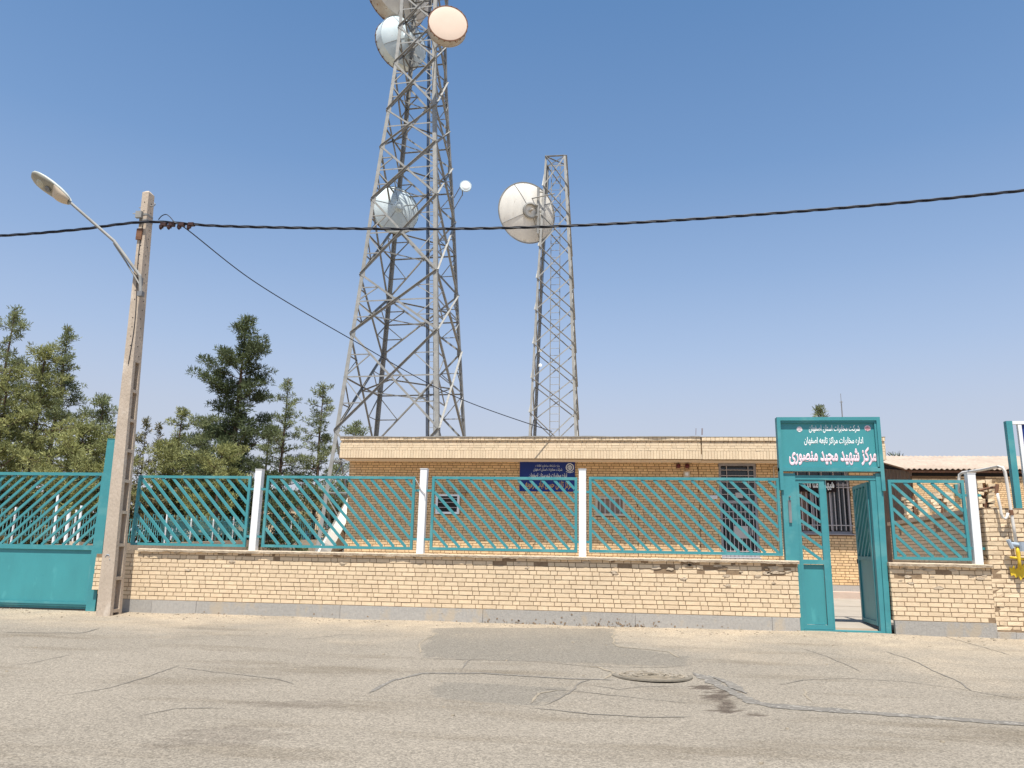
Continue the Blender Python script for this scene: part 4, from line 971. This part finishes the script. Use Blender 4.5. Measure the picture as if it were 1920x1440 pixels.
mb=MB(); 
for i in range(7): xx=XA+.3+i*2; mb.bar((xx,y0+.1,z0-.08),(xx,y1,z1-.1),.06,.08)
mb.box((XA+.2,y0+.06,z0-.12),(XB,y0+.12,z0-.05)); mb.build('rafters','rust',b2)
mb=MB(); q0=W(1790,908,YQ-.1); q1=W(1803,930,YQ-.1); mb.box((q0.x,YQ-.12,q1.z),(q1.x,YQ-.01,q0.z)); mb.build('meter_box','teal',b2)
mb=MB(); mb.hexa([(cx+.05,YQ+.05,ez-.224),(22,YQ+.05,ez-.224),(22,YQ+3.8,ez-.224),(cx+.05,YQ+3.8,ez-.224),(cx+.05,YQ+.05,ez+.03),(22,YQ+.05,ez+.03),(22,YQ+3.8,ez+.82),(cx+.05,YQ+3.8,ez+.82)]); mb.build('roof_shade_fill','dark',b2)  # added dark block, its colour stands in for the shade below the eave
# ------------------------------------------------------------------ lattice towers
def tower(name,label,X,Yc_,th,zw,levels,lw,bw,pipe=False,horiz=True,redund=True,top_ring=True,up_levels=()):
    t=thing(name,(X,Yc_,0),label,'lattice tower')
    Z=[q[0] for q in zw]; Wd=[q[1] for q in zw]; c,s=math.cos(th),math.sin(th)
    def C(k,z):
        a,b_=((-1,-1),(1,-1),(1,1),(-1,1))[k%4]; w_=float(np.interp(z,Z,Wd)); dx,dy=a*w_,b_*w_
        return Vector((X+c*dx-s*dy,Yc_+s*dx+c*dy,z))
    ctr=lambda z:Vector((X,Yc_,z))
    zl=[levels[0]]+[q for q in Z if levels[0]<q<levels[-1]]+[levels[-1]]
    for k in range(4):
        b=MB()
        for a,e in zip(zl,zl[1:]):
            p,q=C(k,a),C(k,e); o=(C(k+1,a)-p).normalized(); o2=(C(k+3,a)-p).normalized()
            b.bar(p+o*lw/2,q+o*lw/2,lw,.018,up=o2,mi=0); b.bar(p+o2*(lw/2+.012),q+o2*(lw/2+.012),lw,.018,up=o)
        if redund:
            for z in levels:                  # gusset plates with bolts
                p=C(k,z)
                for kk in (k+1,k+3):
                    o=(C(kk,z)-p).normalized(); up_=Vector((0,0,1)); nn=o.cross(up_)
                    b.bar(p+o*.13-up_*.15+nn*.012,p+o*.13+up_*.15+nn*.012,.22,.012,up=nn)
        b.build('leg','galv',t)
    for k in range(4):
        b=MB()
        nn=(C(k,0)+C(k+1,0))/2-ctr(0); nn.z=0; nn.normalize()
        for a,e in zip(levels,levels[1:]):
            p0,p1,q0,q1=C(k,a),C(k+1,a),C(k,e),C(k+1,e)
            big=(e-a)>2.6 and redund; bb=bw*(1.25 if big else 1)
            b.angle(p0,q1,bb,.014,nn,out=redund); b.angle(p1+nn*.02,q0+nn*.02,bb,.014,nn,out=not redund)
            # crossing point
            wa=(p1-p0).length; wb=(q1-q0).length; tt=wa/(wa+wb); X_=p0.lerp(q1,tt)
            if horiz:
                l,r=C(k,X_.z),C(k+1,X_.z); b.angle(l,r,bw*.8,.012,nn)
                b.bar(X_-Vector((0,0,.13))+nn*.03,X_+Vector((0,0,.13))+nn*.03,.30,.012,up=nn)
            if big:
                for (u,v_) in ((p0,q1),(p1,q0)):
                    lo=u.lerp(v_,tt*.5); hi=u.lerp(v_,tt+(1-tt)*.5)
                    kk=k if u is p0 else k+1; ko=k+1 if u is p0 else k
                    b.angle(lo,C(kk,lo.z),bw*.6,.01,nn); b.angle(hi,C(ko,hi.z),bw*.6,.01,nn)
                    b.angle(lo,C(kk,X_.z),bw*.6,.01,nn); b.angle(hi,C(ko,X_.z),bw*.6,.01,nn)
        b.build('face_bracing','galv',t)
    if horiz:
        for a,e in zip(levels,levels[1:]):
            b=MB(); z=(a+e)/2*1.0; md=[(C(k,z)+C(k+1,z))/2 for k in range(4)]
            for k in range(4): b.angle(md[k],md[(k+1)%4],bw*.7,.012,(0,0,1))
            b.build('plan_bracing','galv',t)
    return t,C
zw=[(0,3.06),(6.64,2.599),(11.6,2.252),(14.77,2.031),(19.02,1.779),(22.17,1.55),(24.41,1.377),(27.43,1.184),(29.74,1.086),(41,1.07)]
big,CB=tower('lattice_tower','tall tapering galvanised lattice tower carrying five dishes behind the building',-10.266,26,-.0733,zw,[0.05,6.64,11.6,14.77,19.02,22.17,24.41,27.43,29.74,31.9,34.0,36.3,38.5],.19,.082)
# ladder and feeder cables inside the tower
b=MB()
def inn(z,f=.86,g=.80): 
    p=CB(1,z); c_=Vector((-10.266,26,z)); return c_+(p-c_)*f
for s in (-.11,.11):
    b.tube([inn(z)+Vector((s-.12,.1,0)) for z in (.2,6.64,14.77,22.17,29.7,38)],.022,5)
z=.5
while z<38: b.tube([inn(z)+Vector((-.23,.1,0)),inn(z)+Vector((-.01,.1,0))],.012,4); z+=.33
b.build('ladder','galv',big)
b=MB()
for s in (-.36,-.31,-.26): b.tube([inn(z)+Vector((s,.05,0)) for z in (.2,6.64,14.77,22.17,29.7,38)],.022,5)
b.build('feeder_cables','cable',big)
kq=32/30; zz_=lambda z:1.0626+(z-1.0626)*kq
zs_=[(0,1.18),(zz_(5.53),.974),(zz_(12.26),.715),(zz_(17.32)-.0,.455)]
lv_=[.05,1.9,3.9]+[float(v) for v in np.linspace(zz_(5.53)-.1,zz_(17.32),9)]
lvls=[.05,2.0,4.0]+[W(1000,y,19.3).z for y in (812,750)]
lvls=[.05,1.8,3.3,4.75]+[float(W(1010,y,19.3).z) for y in (775,711,646,582,522,461,401,345)]+[zz_(17.32)]
small,CS=tower('lattice_mast','slim square lattice mast with one large dish, shorter of the two towers',-2.19,20,0,zs_,lvls,.085,.045,horiz=False,redund=False)
b=MB(); zt_=zz_(17.32)
for k in range(4): b.angle(CS(k,zt_),CS(k+1,zt_),.05,.01,(0,0,1))
b.angle(CS(0,zt_),CS(2,zt_-.0),.04,.01,(0,0,1)); b.angle(CS(1,zt_-.02),CS(3,zt_-.02),.04,.01,(0,0,1))
b.build('top_frame','galv',small)
b=MB(); z=.4
def lad(z): return Vector((-2.19-.02,20+.35*float(np.interp(z,[0,18],[1.18,.46])),z))
for s in (-.2,.2): b.tube([lad(z_)+Vector((s,0,0)) for z_ in (.2,6,12,zt_)],.018,5)
while z<zt_: b.tube([lad(z)+Vector((-.2,0,0)),lad(z)+Vector((.2,0,0))],.011,4); z+=.32
b.build('ladder','galv',small)
b=MB(); b.tube([CS(3,z_)+Vector((.12,-.1,0)) for z_ in (.2,6,12,zt_-.5)],.012,5); b.build('feeder_cables','cable',small)
# ------------------------------------------------------------------ dishes
def dish(name,label,o,ax,r,depth,shroud,m_body='dish',m_shroud='dish',radome=False,ribs=0,hub=.22,attach=None,seams=True):
    o=Vector(o); ax=Vector(ax).normalized(); t=thing(name,tuple(o),label,'dish antenna')
    # bowl: vertex at o - ax*depth ... rim at o ; shroud continues to o+ax*shroud
    b=MB(); N=16; P=[]
    for i in range(N+1): q=i/N; P.append((max(.001,r*q),-depth*(1-q*q)))
    b.lathe(P,o,ax,n=56)
    b.lathe([(max(.001,r*i/N-.02),-depth*(1-(i/N)**2)+.03) for i in range(N+1)],o,ax,n=56)
    b.build('reflector','dish' if m_body is None else m_body,t,smooth=True)
    u=ax.cross(Vector((0,0,1))).normalized(); v=u.cross(ax)
    if shroud>0:
        b=MB(); b.lathe([(r+.002,-.02),(r+.004,shroud),(r-.015,shroud),(r-.017,-.0)],o,ax,n=56); b.build('shroud',m_shroud.replace('_plain',''),t,smooth=False)
        b=MB(); b.lathe([(r+.03,shroud-.04),(r+.035,shroud),(r-.02,shroud+.004),(r-.02,shroud-.04)],o,ax,n=56)
        for k in range(22):
            a=6.283*k/22; c_=o+ax*(shroud-.02)+(u*math.cos(a)+v*math.sin(a))*(r+.03); d_=(u*math.cos(a)+v*math.sin(a))
            b.bar(c_-ax*.10,c_+ax*.03,.05,.03,up=d_)
        b.build('rim_band','rust' if m_shroud!='dish_plain' else 'dish',t)
        b=MB(); b.lathe([(r+.012,-.03),(r+.02,.0),(r+.012,.03)],o,ax,n=56)
        b.build('rear_flange',m_shroud.replace('_plain',''),t)
    else:
        b=MB(); b.lathe([(r-.01,-.02),(r+.03,-.02),(r+.03,.02),(r-.01,.02),(r-.01,-.02)],o,ax,n=56); b.build('rim_band','galv',t)
    if radome:
        b=MB(); b.lathe([(r-.01,shroud-.01),(r*.8,shroud+.02),(r*.4,shroud+.03),(.001,shroud+.035)],o,ax,n=56); b.build('radome','radome' if radome is True else radome,t,smooth=True)
    bk=o-ax*depth
    b=MB(); b.lathe([(hub*1.5,.10),(hub*1.5,.02),(hub,-.06),(hub,-.24),(.001,-.26)],bk,ax,n=24); b.build('hub','shroud' if m_body!='dish' else 'dish',t)
    if seams:
        b=MB()
        for k in range(seams):
            a=6.283*(k+.35)/seams; Q=[]
            for i in range(2,11):
                q=i/10; Q.append(o+ax*(-depth*(1-q*q)-.01)+(u*math.cos(a)+v*math.sin(a))*(r*q))
            b.tube(Q,.012,4)
        b.build('seam_ribs','galv_dark',t)
    if attach:
        b=MB()
        for p in attach: b.tube([bk-ax*.15,p],.05,8)
        q=attach[0]; b.tube([Vector(q)+Vector((0,0,-r*.75)),Vector(q)+Vector((0,0,r*.75))],.06,8)
        for s in (-1,1): b.tube([o+u*s*r*.98*(1 if shroud<=0 else .99),Vector(q)+Vector((0,0,-.3))],.025,6)
        b.build('mount','galv',t)
    return t
dz=[None]
o1=W(757,-20,27.2); dish('drum_dish','largest drum dish, cut off by the top edge of the picture, on the tall tower',o1,(-.62,.70,0),1.95,.55,.95,m_body='dish_cream',m_shroud='shroud',attach=[CB(3,o1.z)],seams=6)
o2=W(757,78,27.2); dish('drum_dish','white drum dish with rusty rim directly below the highest drum, seen from behind',o2,(-.66,.62,0),1.55,.5,.62,m_body='dish',m_shroud='dish',attach=[CB(3,o2.z)],seams=4)
o3=W(838,56,23.3); dish('drum_dish','drum dish with flat cream cover facing the street near the top of the tall tower',o3,(.30,-.95,0),1.02,.45,.55,m_body='dish_cream',m_shroud='shroud',radome=True,attach=[CB(1,o3.z)],seams=4)
o4=W(742,393,27.4); dish('open_dish','bluish white open dish half way up the tall tower',o4,(-.55,.78,.0),1.36,.42,.25,m_body='dish',m_shroud='dish',attach=[CB(3,o4.z)],seams=5)
o5=W(873,349,25.6); t5=dish('small_dish','tiny round white dish held out to the right of the tall tower',o5,(.25,-.95,.05),.27,.10,.05,m_body='dish',m_shroud='dish_plain',radome='letter',hub=.06,seams=0)
b=MB(); p=CB(2,o5.z)
pp=CB(1,o5.z)
e_=Vector((o5.x-.20,o5.y+.2,o5.z)); b.tube([e_+Vector((0,0,-.45)),e_+Vector((0,0,.4))],.03,6)
for d in (-.4,.33): b.tube([p+Vector((0,0,d)),e_+Vector((0,0,d))],.025,6)
b.build('bracket_arm','galv_dark',t5)
o6=W(988,399,19.6); t6=dish('big_dish','big off white dish seen from behind, fixed to the slim lattice mast',o6,(-.50,.80,.10),1.36,.30,0,m_body='dish_cream',hub=.05,seams=4)
bk=o6-Vector((-.50,.80,.10)).normalized()*.30; ax6=Vector((-.50,.80,.10)).normalized()
b=MB(); b.lathe([(.34,.08),(.36,-.10),(.30,-.12),(.28,.10)],bk,ax6,n=28); b.build('mount_ring','galv',t6)
b=MB(); m_=CS(0,o6.z); 
b.tube([m_+Vector((-.15,0,1.1)),m_+Vector((-.15,0,-1.1))],.06,8)
for d in (-.9,0,.9): b.tube([m_+Vector((-.15,0,d)),m_+Vector((.05,.05,d))],.035,6)
for d in (-.25,.25): b.tube([bk-ax6*.08+Vector((.2,0,d)),m_+Vector((-.15,0,d))],.04,6)
b.build('mount_pole','galv',t6)
b=MB(); L0=W(946,383,19.9); L1=W(1040,363,19.0); b.tube([L0,L1],.028,6); b.build('stay_rod','galv',t6)
for i,py in enumerate((657,685)):
    q=W(1013,py,19.2); b=MB(); b.lathe([(.001,-.05),(.04,-.04),(.07,0),(.07,.02),(.001,.04)],q,(.3,-1,.1),n=14); b.tube([q,q+Vector((-.1,.2,0))],.02,5)
    tag(b.build('small_lamp','letter',org=q),['upper of two little white lamps low on the slim mast','lower of two little white lamps low on the slim mast'][i],'lamp','little white lamps on the slim mast')
# discarded dish leaning against the building corner
o7=W(636,998,10.5)
dd=thing('discarded_dish',(o7.x,10.5,.1),'old white dish propped on edge beside the left corner of the building','dish antenna')
axd=Vector((-.84,-.34,.42)).normalized(); cc=W(624,1014,10.5)
b=MB(); N=14
b.lathe([(max(.001,1.28*i/N),-.38*(1-(i/N)**2)) for i in range(N+1)],cc,axd,n=48); b.lathe([(max(.001,1.26*i/N),-.38*(1-(i/N)**2)+.03) for i in range(N+1)],cc,axd,n=48)
b.build('reflector','dish_cream',dd,smooth=True)
b=MB(); b.lathe([(1.27,-.05),(1.31,-.05),(1.31,.22),(1.28,.22),(1.27,-.05)],cc,axd,n=48); b.build('rim_band','dish_cream',dd)
b=MB(); u_=axd.cross(Vector((0,0,1))).normalized(); v_=u_.cross(axd)
for k in range(10):
    a_=.3+6.283*k/10; d_=u_*math.cos(a_)+v_*math.sin(a_); b.tube([cc+d_*(.2+1.06*q/6)-axd*(.38*(1-((.2+1.06*q/6)/1.28)**2)+.012) for q in range(7)],.02,4)
b.build('rear_ribs','rust',dd)
# ------------------------------------------------------------------ back fence, posts, far buildings
bf=thing('rear_fence',(-19.2,20,1),'long pale teal zigzag bar fence running back behind the trees','fence')
def bfp(s):   # s 0..1
    y=np.interp(s,[0,.15,.4,.75,1],[8,11.5,19.5,28,36]); x=np.interp(s,[0,.15,.4,.75,1],[-19.9,-19.8,-19.0,-18.95,-15.6]); z=np.interp(s,[0,.15,.4,.75,1],[.93,1.0,1.18,1.44,1.66])
    return Vector((float(x),float(y),float(z)))
S=[];s=0
Ltot=30
n=int(Ltot/.125)
b=MB()
for i in range(n):
    p=bfp(i/n); q=bfp((i+1)/n); H=1.14; cell=i%4
    lo,hi=((.22,1),(.22,1),(0,.82),(0,.82))[cell]
    b.bar(p+Vector((0,0,H*lo)),p+Vector((0,0,H*hi)),.02,.02,up=(0,1,0))
    if cell in (0,): b.bar(p+Vector((0,0,H)),q+Vector((0,0,H)),.022,.022)
    if cell in (2,): b.bar(p,q,.022,.022)
    for f_ in (.25,.78): b.bar(p+Vector((0,0,H*f_)),q+Vector((0,0,H*f_)),.018,.02)
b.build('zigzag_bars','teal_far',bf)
for i in range(0,n,20):
    p=bfp(i/n); b=MB(); b.box((p.x-.025,p.y-.025,p.z-1),(p.x+.025,p.y+.025,p.z+1.2)); b.build('post','white',bf)
b=MB()
for i in range(60):
    p=bfp(i/60); q=bfp((i+1)/60); b.bar(p+Vector((-.0,0,-.6)),q+Vector((0,0,-.6)),.22,1.1)
b.build('base_wall','plaster',bf)
for i,(px,y0_,y1_) in enumerate(((107,925,1022),(128,955,1024),(151,948,1024))):
    p=W(px+2,y0_,9.2); q=W(px-6,y1_,9.2); t=thing('yard_post',(q.x,9.2,.1),['tallest thin white post behind the vehicle gate','middle thick white post behind the vehicle gate','thin white post behind the vehicle gate, closest to the teal gate post'][i],'post','white posts in the yard at the left')
    b=MB(); b.tube([(q.x,9.2,.05),(p.x,9.2,p.z)],.035 if i!=1 else .05,8); b.build('shaft','white',t)
    b=MB(); b.box((q.x-.16,9.05,.09),(q.x+.16,9.4,.9+.1*i),jit=.01); b.build('footing','plaster',t)
hb=thing('cream_house',(-20,46,.3),'distant low cream house with dark windows seen between tower foot and trees','house')
q0=W(480,950,46); q1=W(652,948,46); x0,x1=q0.x-6,q1.x+4; zt=q1.z
b=MB(); b.box((x0,46,.2),(x1,52,zt)); b.build('wall','cream',hb)
b=MB(); b.box((x0-.2,45.8,zt),(x1+.2,52.2,zt+.18)); b.build('roof_edge','plaster',hb)
for px in (545,562,610,619,628):
    q=W(px,975,46); b=MB(); b.box((q.x-.3,45.96,q.z-.5),(q.x+.3,46.0-.002,q.z+.5)); b.build('window','glass',hb)
bb=thing('white_annex',(-16,56,.3),'pale flat roofed block far behind the cream house','house')
q0=W(585,912,56); q1=W(662,940,56); b=MB(); b.box((q0.x-1,56,.3),(q1.x+3,60,q0.z-.6)); b.build('wall','tile',bb)
b=MB(); b.box((q0.x-1.2,55.8,q0.z-.6),(q1.x+3.2,60.2,q0.z-.35)); b.build('roof_edge','dark',bb)
b=MB(); 
for k in range(3): b.box((q0.x+.2+k*2.1,55.95,q0.z-2.6),(q0.x+1.4+k*2.1,55.997,q0.z-1.3))
b.build('window','glass',bb)
# parked car, mostly hidden behind the fence
q=W(548,1006,38); t=thing('parked_car',(q.x,38,.3),'dark blue car parked far back, half hidden behind the zigzag fence','car')
def car(t,x,y,z):
    pr=[(-2.1,.35),(-2.15,.75),(-1.95,.95),(-1.2,1.02),(-.65,1.42),(.75,1.45),(1.4,1.05),(2.05,.92),(2.15,.6),(2.1,.35)]
    b=MB(); b.poly([(x+a,y-.8,z+h) for a,h in pr],(0,1.6,0)); b.build('body','carblue',t)
    b=MB(); b.poly([(x+a,y-.81,z+h) for a,h in ((-1.0,1.05),(-.6,1.36),(.7,1.38),(1.15,1.08))],(0,1.62,0)); b.build('windows','glass',t)
    for sx_ in (-1.35,1.35):
        for sy in (-.82,.62): b=MB(); b.tube([(x+sx_,y+sy,z+.32),(x+sx_,y+sy+.2,z+.32)],.32,18); b.build('wheel','tyre',t)
car(t,q.x,38,.75)
# ------------------------------------------------------------------ trees
def tree(name,label,x,y,ztop,prof,seed,fol,lean=0,nbr=46,dens=1,cl=.34,zb=.1,rtr=.17,leaf=.17,group='pine trees beyond the street fence',z0=.25,up=.25):
    rnd=random.Random(seed); t=thing(name,(x,y,zb),label,'tree',group)
    H=ztop-zb; b=MB(); trunk=[]
    for i in range(12):
        k=i/11; trunk.append(Vector((x+lean*k**1.5*H+.12*nz(k*3,seed,1,60)*H*.12,y+.1*nz(k*3,seed,1,61),zb+H*k)))
    tp=lambda k: trunk[min(10,int(k*11))].lerp(trunk[min(11,int(k*11)+1)],k*11-int(k*11))
    b.tube(trunk,[rtr*(1-i/11*.9) for i in range(12)],8)
    clumps=[]
    for i in range(nbr):
        k=z0+(1-z0)*((i+rnd.random())/nbr)**.85
        if k>.985: k=.985
        rad=float(np.interp(k,[q[0] for q in prof],[q[1] for q in prof]))*rnd.choice((rnd.uniform(.3,.8),rnd.uniform(.7,1.3))); a=rnd.uniform(0,6.283)
        o=tp(k); d=Vector((math.cos(a),math.sin(a),up+rnd.uniform(-.15,.25)))
        e=o+d*rad; mid=o.lerp(e,.5)+Vector((0,0,-.06*rad))
        b.tube([o,mid,e],[.035*(1.2-k)+.012,.022*(1.2-k)+.008,.006],5,caps=False)
        m=max(1,int(rad/cl*1.5*dens))
        for j in range(m):
            f=.30+.72*(j+rnd.random()*.6)/m; sp=rad*.22*(1-f*.3)
            c_=o.lerp(e,f)+Vector((rnd.uniform(-sp,sp),rnd.uniform(-sp,sp),rnd.uniform(-sp*.5,sp*.8)+.03))
            clumps.append((c_,cl*rnd.uniform(.4,1.25),rnd.random()))
            if rnd.random()<.3: b.tube([o.lerp(e,max(.1,f-.25)),c_],[.012,.004],4,caps=False)
    for j in range(5): clumps.append((tp(.93+.014*j)+Vector((rnd.uniform(-.1,.1),0,.05)),cl*.55,rnd.random()))
    b.build('trunk','bark',t,smooth=True)
    leaves(t,clumps,fol,leaf,rnd,dens)
    return t
def leaves(t,clumps,fol,leaf,rnd,dens=1,name='foliage',per=60,wid=.021):
    rs=np.random.RandomState(rnd.randint(0,99999)); o0=np.array(t['_o'])
    V=[];T=[]
    for (c_,r,tn) in clumps:
        n=int(per*(r/.34)**2)+8
        d=rs.normal(size=(n,3)); d/=np.linalg.norm(d,axis=1)[:,None]
        rr=r*(rs.uniform(.2,1,n)**.55)
        p=np.array(c_)+d*rr[:,None]*np.array([1,1,.62])
        dr=d*.8+rs.normal(size=(n,3))*.45+np.array([0,0,.45]); dr/=np.linalg.norm(dr,axis=1)[:,None]
        sd_=np.cross(dr,rs.normal(size=(n,3))); sd_/=np.linalg.norm(sd_,axis=1)[:,None]
        L_=leaf*rs.uniform(.6,1.3,n)[:,None]; w_=wid*rs.uniform(.7,1.4,n)[:,None]
        a=p-sd_*w_; b_=p+sd_*w_; c2=p+dr*L_+sd_*w_*.5; d2=p+dr*L_-sd_*w_*.5
        V.append(np.stack([a,b_,c2,d2],1).reshape(-1,3)); T.append(np.clip(tn*.6+rs.uniform(0,.4,n),0,1))
    V=np.concatenate(V)-o0; T=np.concatenate(T); nf=len(T)
    me=bpy.data.meshes.new(name); me.vertices.add(len(V)); me.vertices.foreach_set('co',V.astype(np.float32).ravel())
    me.loops.add(nf*4); me.loops.foreach_set('vertex_index',np.arange(nf*4,dtype=np.int32)); me.polygons.add(nf)
    me.polygons.foreach_set('loop_start',np.arange(0,nf*4,4,dtype=np.int32)); me.update(calc_edges=True)
    a=me.attributes.new('tone','FLOAT','FACE'); a.data.foreach_set('value',T.astype(np.float32))
    me.materials.append(M[fol]); o=bpy.data.objects.new(name,me); COL.objects.link(o); o.parent=t
    return o
def at(px,py,Y): return W(px,py,Y)
spire=[(.2,1.0),(.45,1.0),(.7,.72),(.88,.42),(1,.12)]
def sc(p,k): return [(a,b_*k) for a,b_ in p]
TR=[('tall thin pine at the far left edge with open dark crown',28,578,27,[(.2,1.7),(.45,1.8),(.6,1.5),(.72,1.5),(.85,1.15),(.93,.95),(1,.25)],'fol_mid',1,dict(nbr=54,dens=.8,cl=.29,rtr=.2)),
    ('olive yellow pine with rounded top between two taller spires',88,653,22,[(.2,2.0),(.5,2.0),(.75,1.3),(.9,.85),(1,.45)],'fol_pale',2,dict(nbr=62,dens=.9,cl=.29,rtr=.2)),
    ('pointed pine spire left of the concrete pole',130,612,27,[(.2,2.4),(.4,2.3),(.6,1.75),(.75,1.15),(.86,.7),(.94,.4),(1,.1)],'fol_mid',3,dict(nbr=84,dens=.85,cl=.25,rtr=.19)),
    ('low pine crown just left of the teal gate post',196,745,24,[(.2,1.7),(.6,1.6),(.85,1.1),(1,.4)],'fol_mid',4,dict(nbr=46,dens=.85,cl=.27)),
    ('sparse thin sapling right beside the concrete pole',276,786,30,[(.2,1.0),(.6,.9),(.85,.5),(1,.2)],'fol_rust',5,dict(nbr=34,dens=.7,cl=.2,rtr=.07)),
    ('bare brownish sapling with few leaves',300,793,30,[(.2,.9),(.6,.8),(.85,.5),(1,.15)],'fol_rust',6,dict(nbr=34,dens=.6,cl=.18,rtr=.07)),
    ('young pale pine with slim top between pole and dark pine',343,766,30,[(.2,2.2),(.5,1.9),(.66,1.25),(.76,.62),(.9,.62),(1,.3)],'fol_pale',7,dict(nbr=52,dens=.75,cl=.25)),
    ('flat topped green pine leaning toward the big dark pine',386,784,33,[(.2,1.2),(.5,1.5),(.75,2.1),(.9,1.9),(1,.9)],'fol_mid',8,dict(nbr=44,dens=1.0,z0=.45,up=.05)),
    ('big dark green pine with dense crown, the largest tree',461,596,29,[(.15,2.2),(.3,2.3),(.45,2.1),(.53,1.7),(.62,2.1),(.7,1.75),(.8,1.6),(.87,.6),(1,.42)],'fol_dark',9,dict(nbr=96,dens=1.2,cl=.36,rtr=.24,z0=.16,leaf=.19,up=.42)),
    ('airy grey green pine next to the big dark pine',541,710,33,[(.2,1.9),(.5,1.8),(.75,1.1),(.9,.6),(1,.3)],'fol_mid',10,dict(nbr=48,dens=.62,cl=.24)),
    ('airy pine with rounded tip close to the steel tower leg',606,720,34,[(.2,2.4),(.45,2.1),(.7,1.4),(.82,.7),(.93,.62),(1,.45)],'fol_mid',11,dict(nbr=60,dens=.65,cl=.24)),
    ('low bushy pine top seen through the foot of the tall tower',668,792,38,[(.2,1.9),(.6,1.9),(.85,1.3),(1,.6)],'fol_mid',12,dict(nbr=40,dens=.7)),
    ('pale pine filling the gap at the far left, below the spires',20,690,20,[(.2,2.0),(.5,1.9),(.8,1.3),(1,.5)],'fol_pale',14,dict(nbr=52,dens=.85,cl=.28)),
    ('bushy olive pine behind the vehicle gate, low',160,800,19,[(.2,2.0),(.6,1.9),(.85,1.3),(1,.6)],'fol_pale',15,dict(nbr=54,dens=.9,cl=.28)),
    ('slender grey green pine behind the dark pine, low and airy',505,800,36,[(.2,1.9),(.6,1.6),(.85,1.0),(1,.5)],'fol_mid',18,dict(nbr=38,dens=.7,cl=.24)),
    ('low airy pine between the two brownish saplings and the flat topped pine',322,832,27,[(.2,1.7),(.6,1.6),(.85,1.1),(1,.6)],'fol_pale',19,dict(nbr=46,dens=.85,cl=.24)),
    ('round olive pine filling the gap left of the big dark pine',418,838,26,[(.2,1.6),(.6,1.7),(.85,1.2),(1,.6)],'fol_pale',27,dict(nbr=44,dens=.85,cl=.25)),
    ('tiny dark tree top poking above the gateway sign',1537,762,30,[(.4,1.2),(.8,.5),(1,.28)],'fol_mid',16,dict(nbr=44,dens=.8,cl=.26,z0=.5)),
    ('small green tree behind the outbuilding gable',1688,862,21,[(.3,.6),(.8,.7),(1,.3)],'fol_mid',17,dict(nbr=24,dens=1,cl=.25,z0=.4))]
for (lab,px,py,Y,prof,fol,seed,kw) in TR:
    p=at(px,py,Y); base=at(px-(p.z*.0),1000,Y)
    tree('pine_tree',lab,p.x,Y,p.z,prof,seed,fol,**kw)
# shrubs under the trees
SH=[(10,905,21,2.2,'wide brown green shrub at the left edge behind the gate'),(85,900,22,2.2,'brown green shrub behind the gate bars, second from the left edge'),(165,905,20,2.0,'brown green shrub left of the teal gate post'),
    (250,915,26,2.3,'orange brown shrub right of the concrete pole'),(330,900,27,2.6,'reddish brown shrub under the pale young pine'),(415,885,28,2.8,'dense dark shrub left of the big pine trunk'),(500,885,29,2.6,'dense dark shrub right of the big pine trunk'),(570,905,33,2.4,'thin brown shrub near the tower foot'),(640,915,40,2.6,'grey green shrub behind the tower foot')]
for i,(px,py,Y,rr,lab) in enumerate(SH):
    p=at(px,py,Y); rnd=random.Random(100+i); t=thing('shrub',(p.x,Y,.2),lab,'shrub','shrubs under the pine trees')
    cl_=[]; H=p.z-.2
    for k in range(64 if px<560 else 40):
        a=rnd.uniform(0,6.283); f=rnd.random()**.5; h=rnd.uniform(0.05,1)
        cl_.append((Vector((p.x+rr*f*math.cos(a)*(1.1-.4*h),Y+rr*.6*f*math.sin(a),.3+H*h*(1-.25*f))),rnd.uniform(.3,.55),rnd.random()))
    leaves(t,cl_,'fol_dark' if i in (5,6) else 'fol_rust',.15,rnd,per=52,wid=.045)
    b=MB()
    for k in range(7): a=rnd.uniform(0,6.28); b.tube([(p.x,Y,.1),(p.x+.5*rr*math.cos(a),Y+.3*math.sin(a),.2+H*.75)],[.05,.015],5)
    b.build('stems','bark',t)
# weeds at plinth foot? dry grass below the wall
rnd=random.Random(9); t=None
for o in list(bpy.data.objects):
    if '_o' in o.keys(): del o['_o']
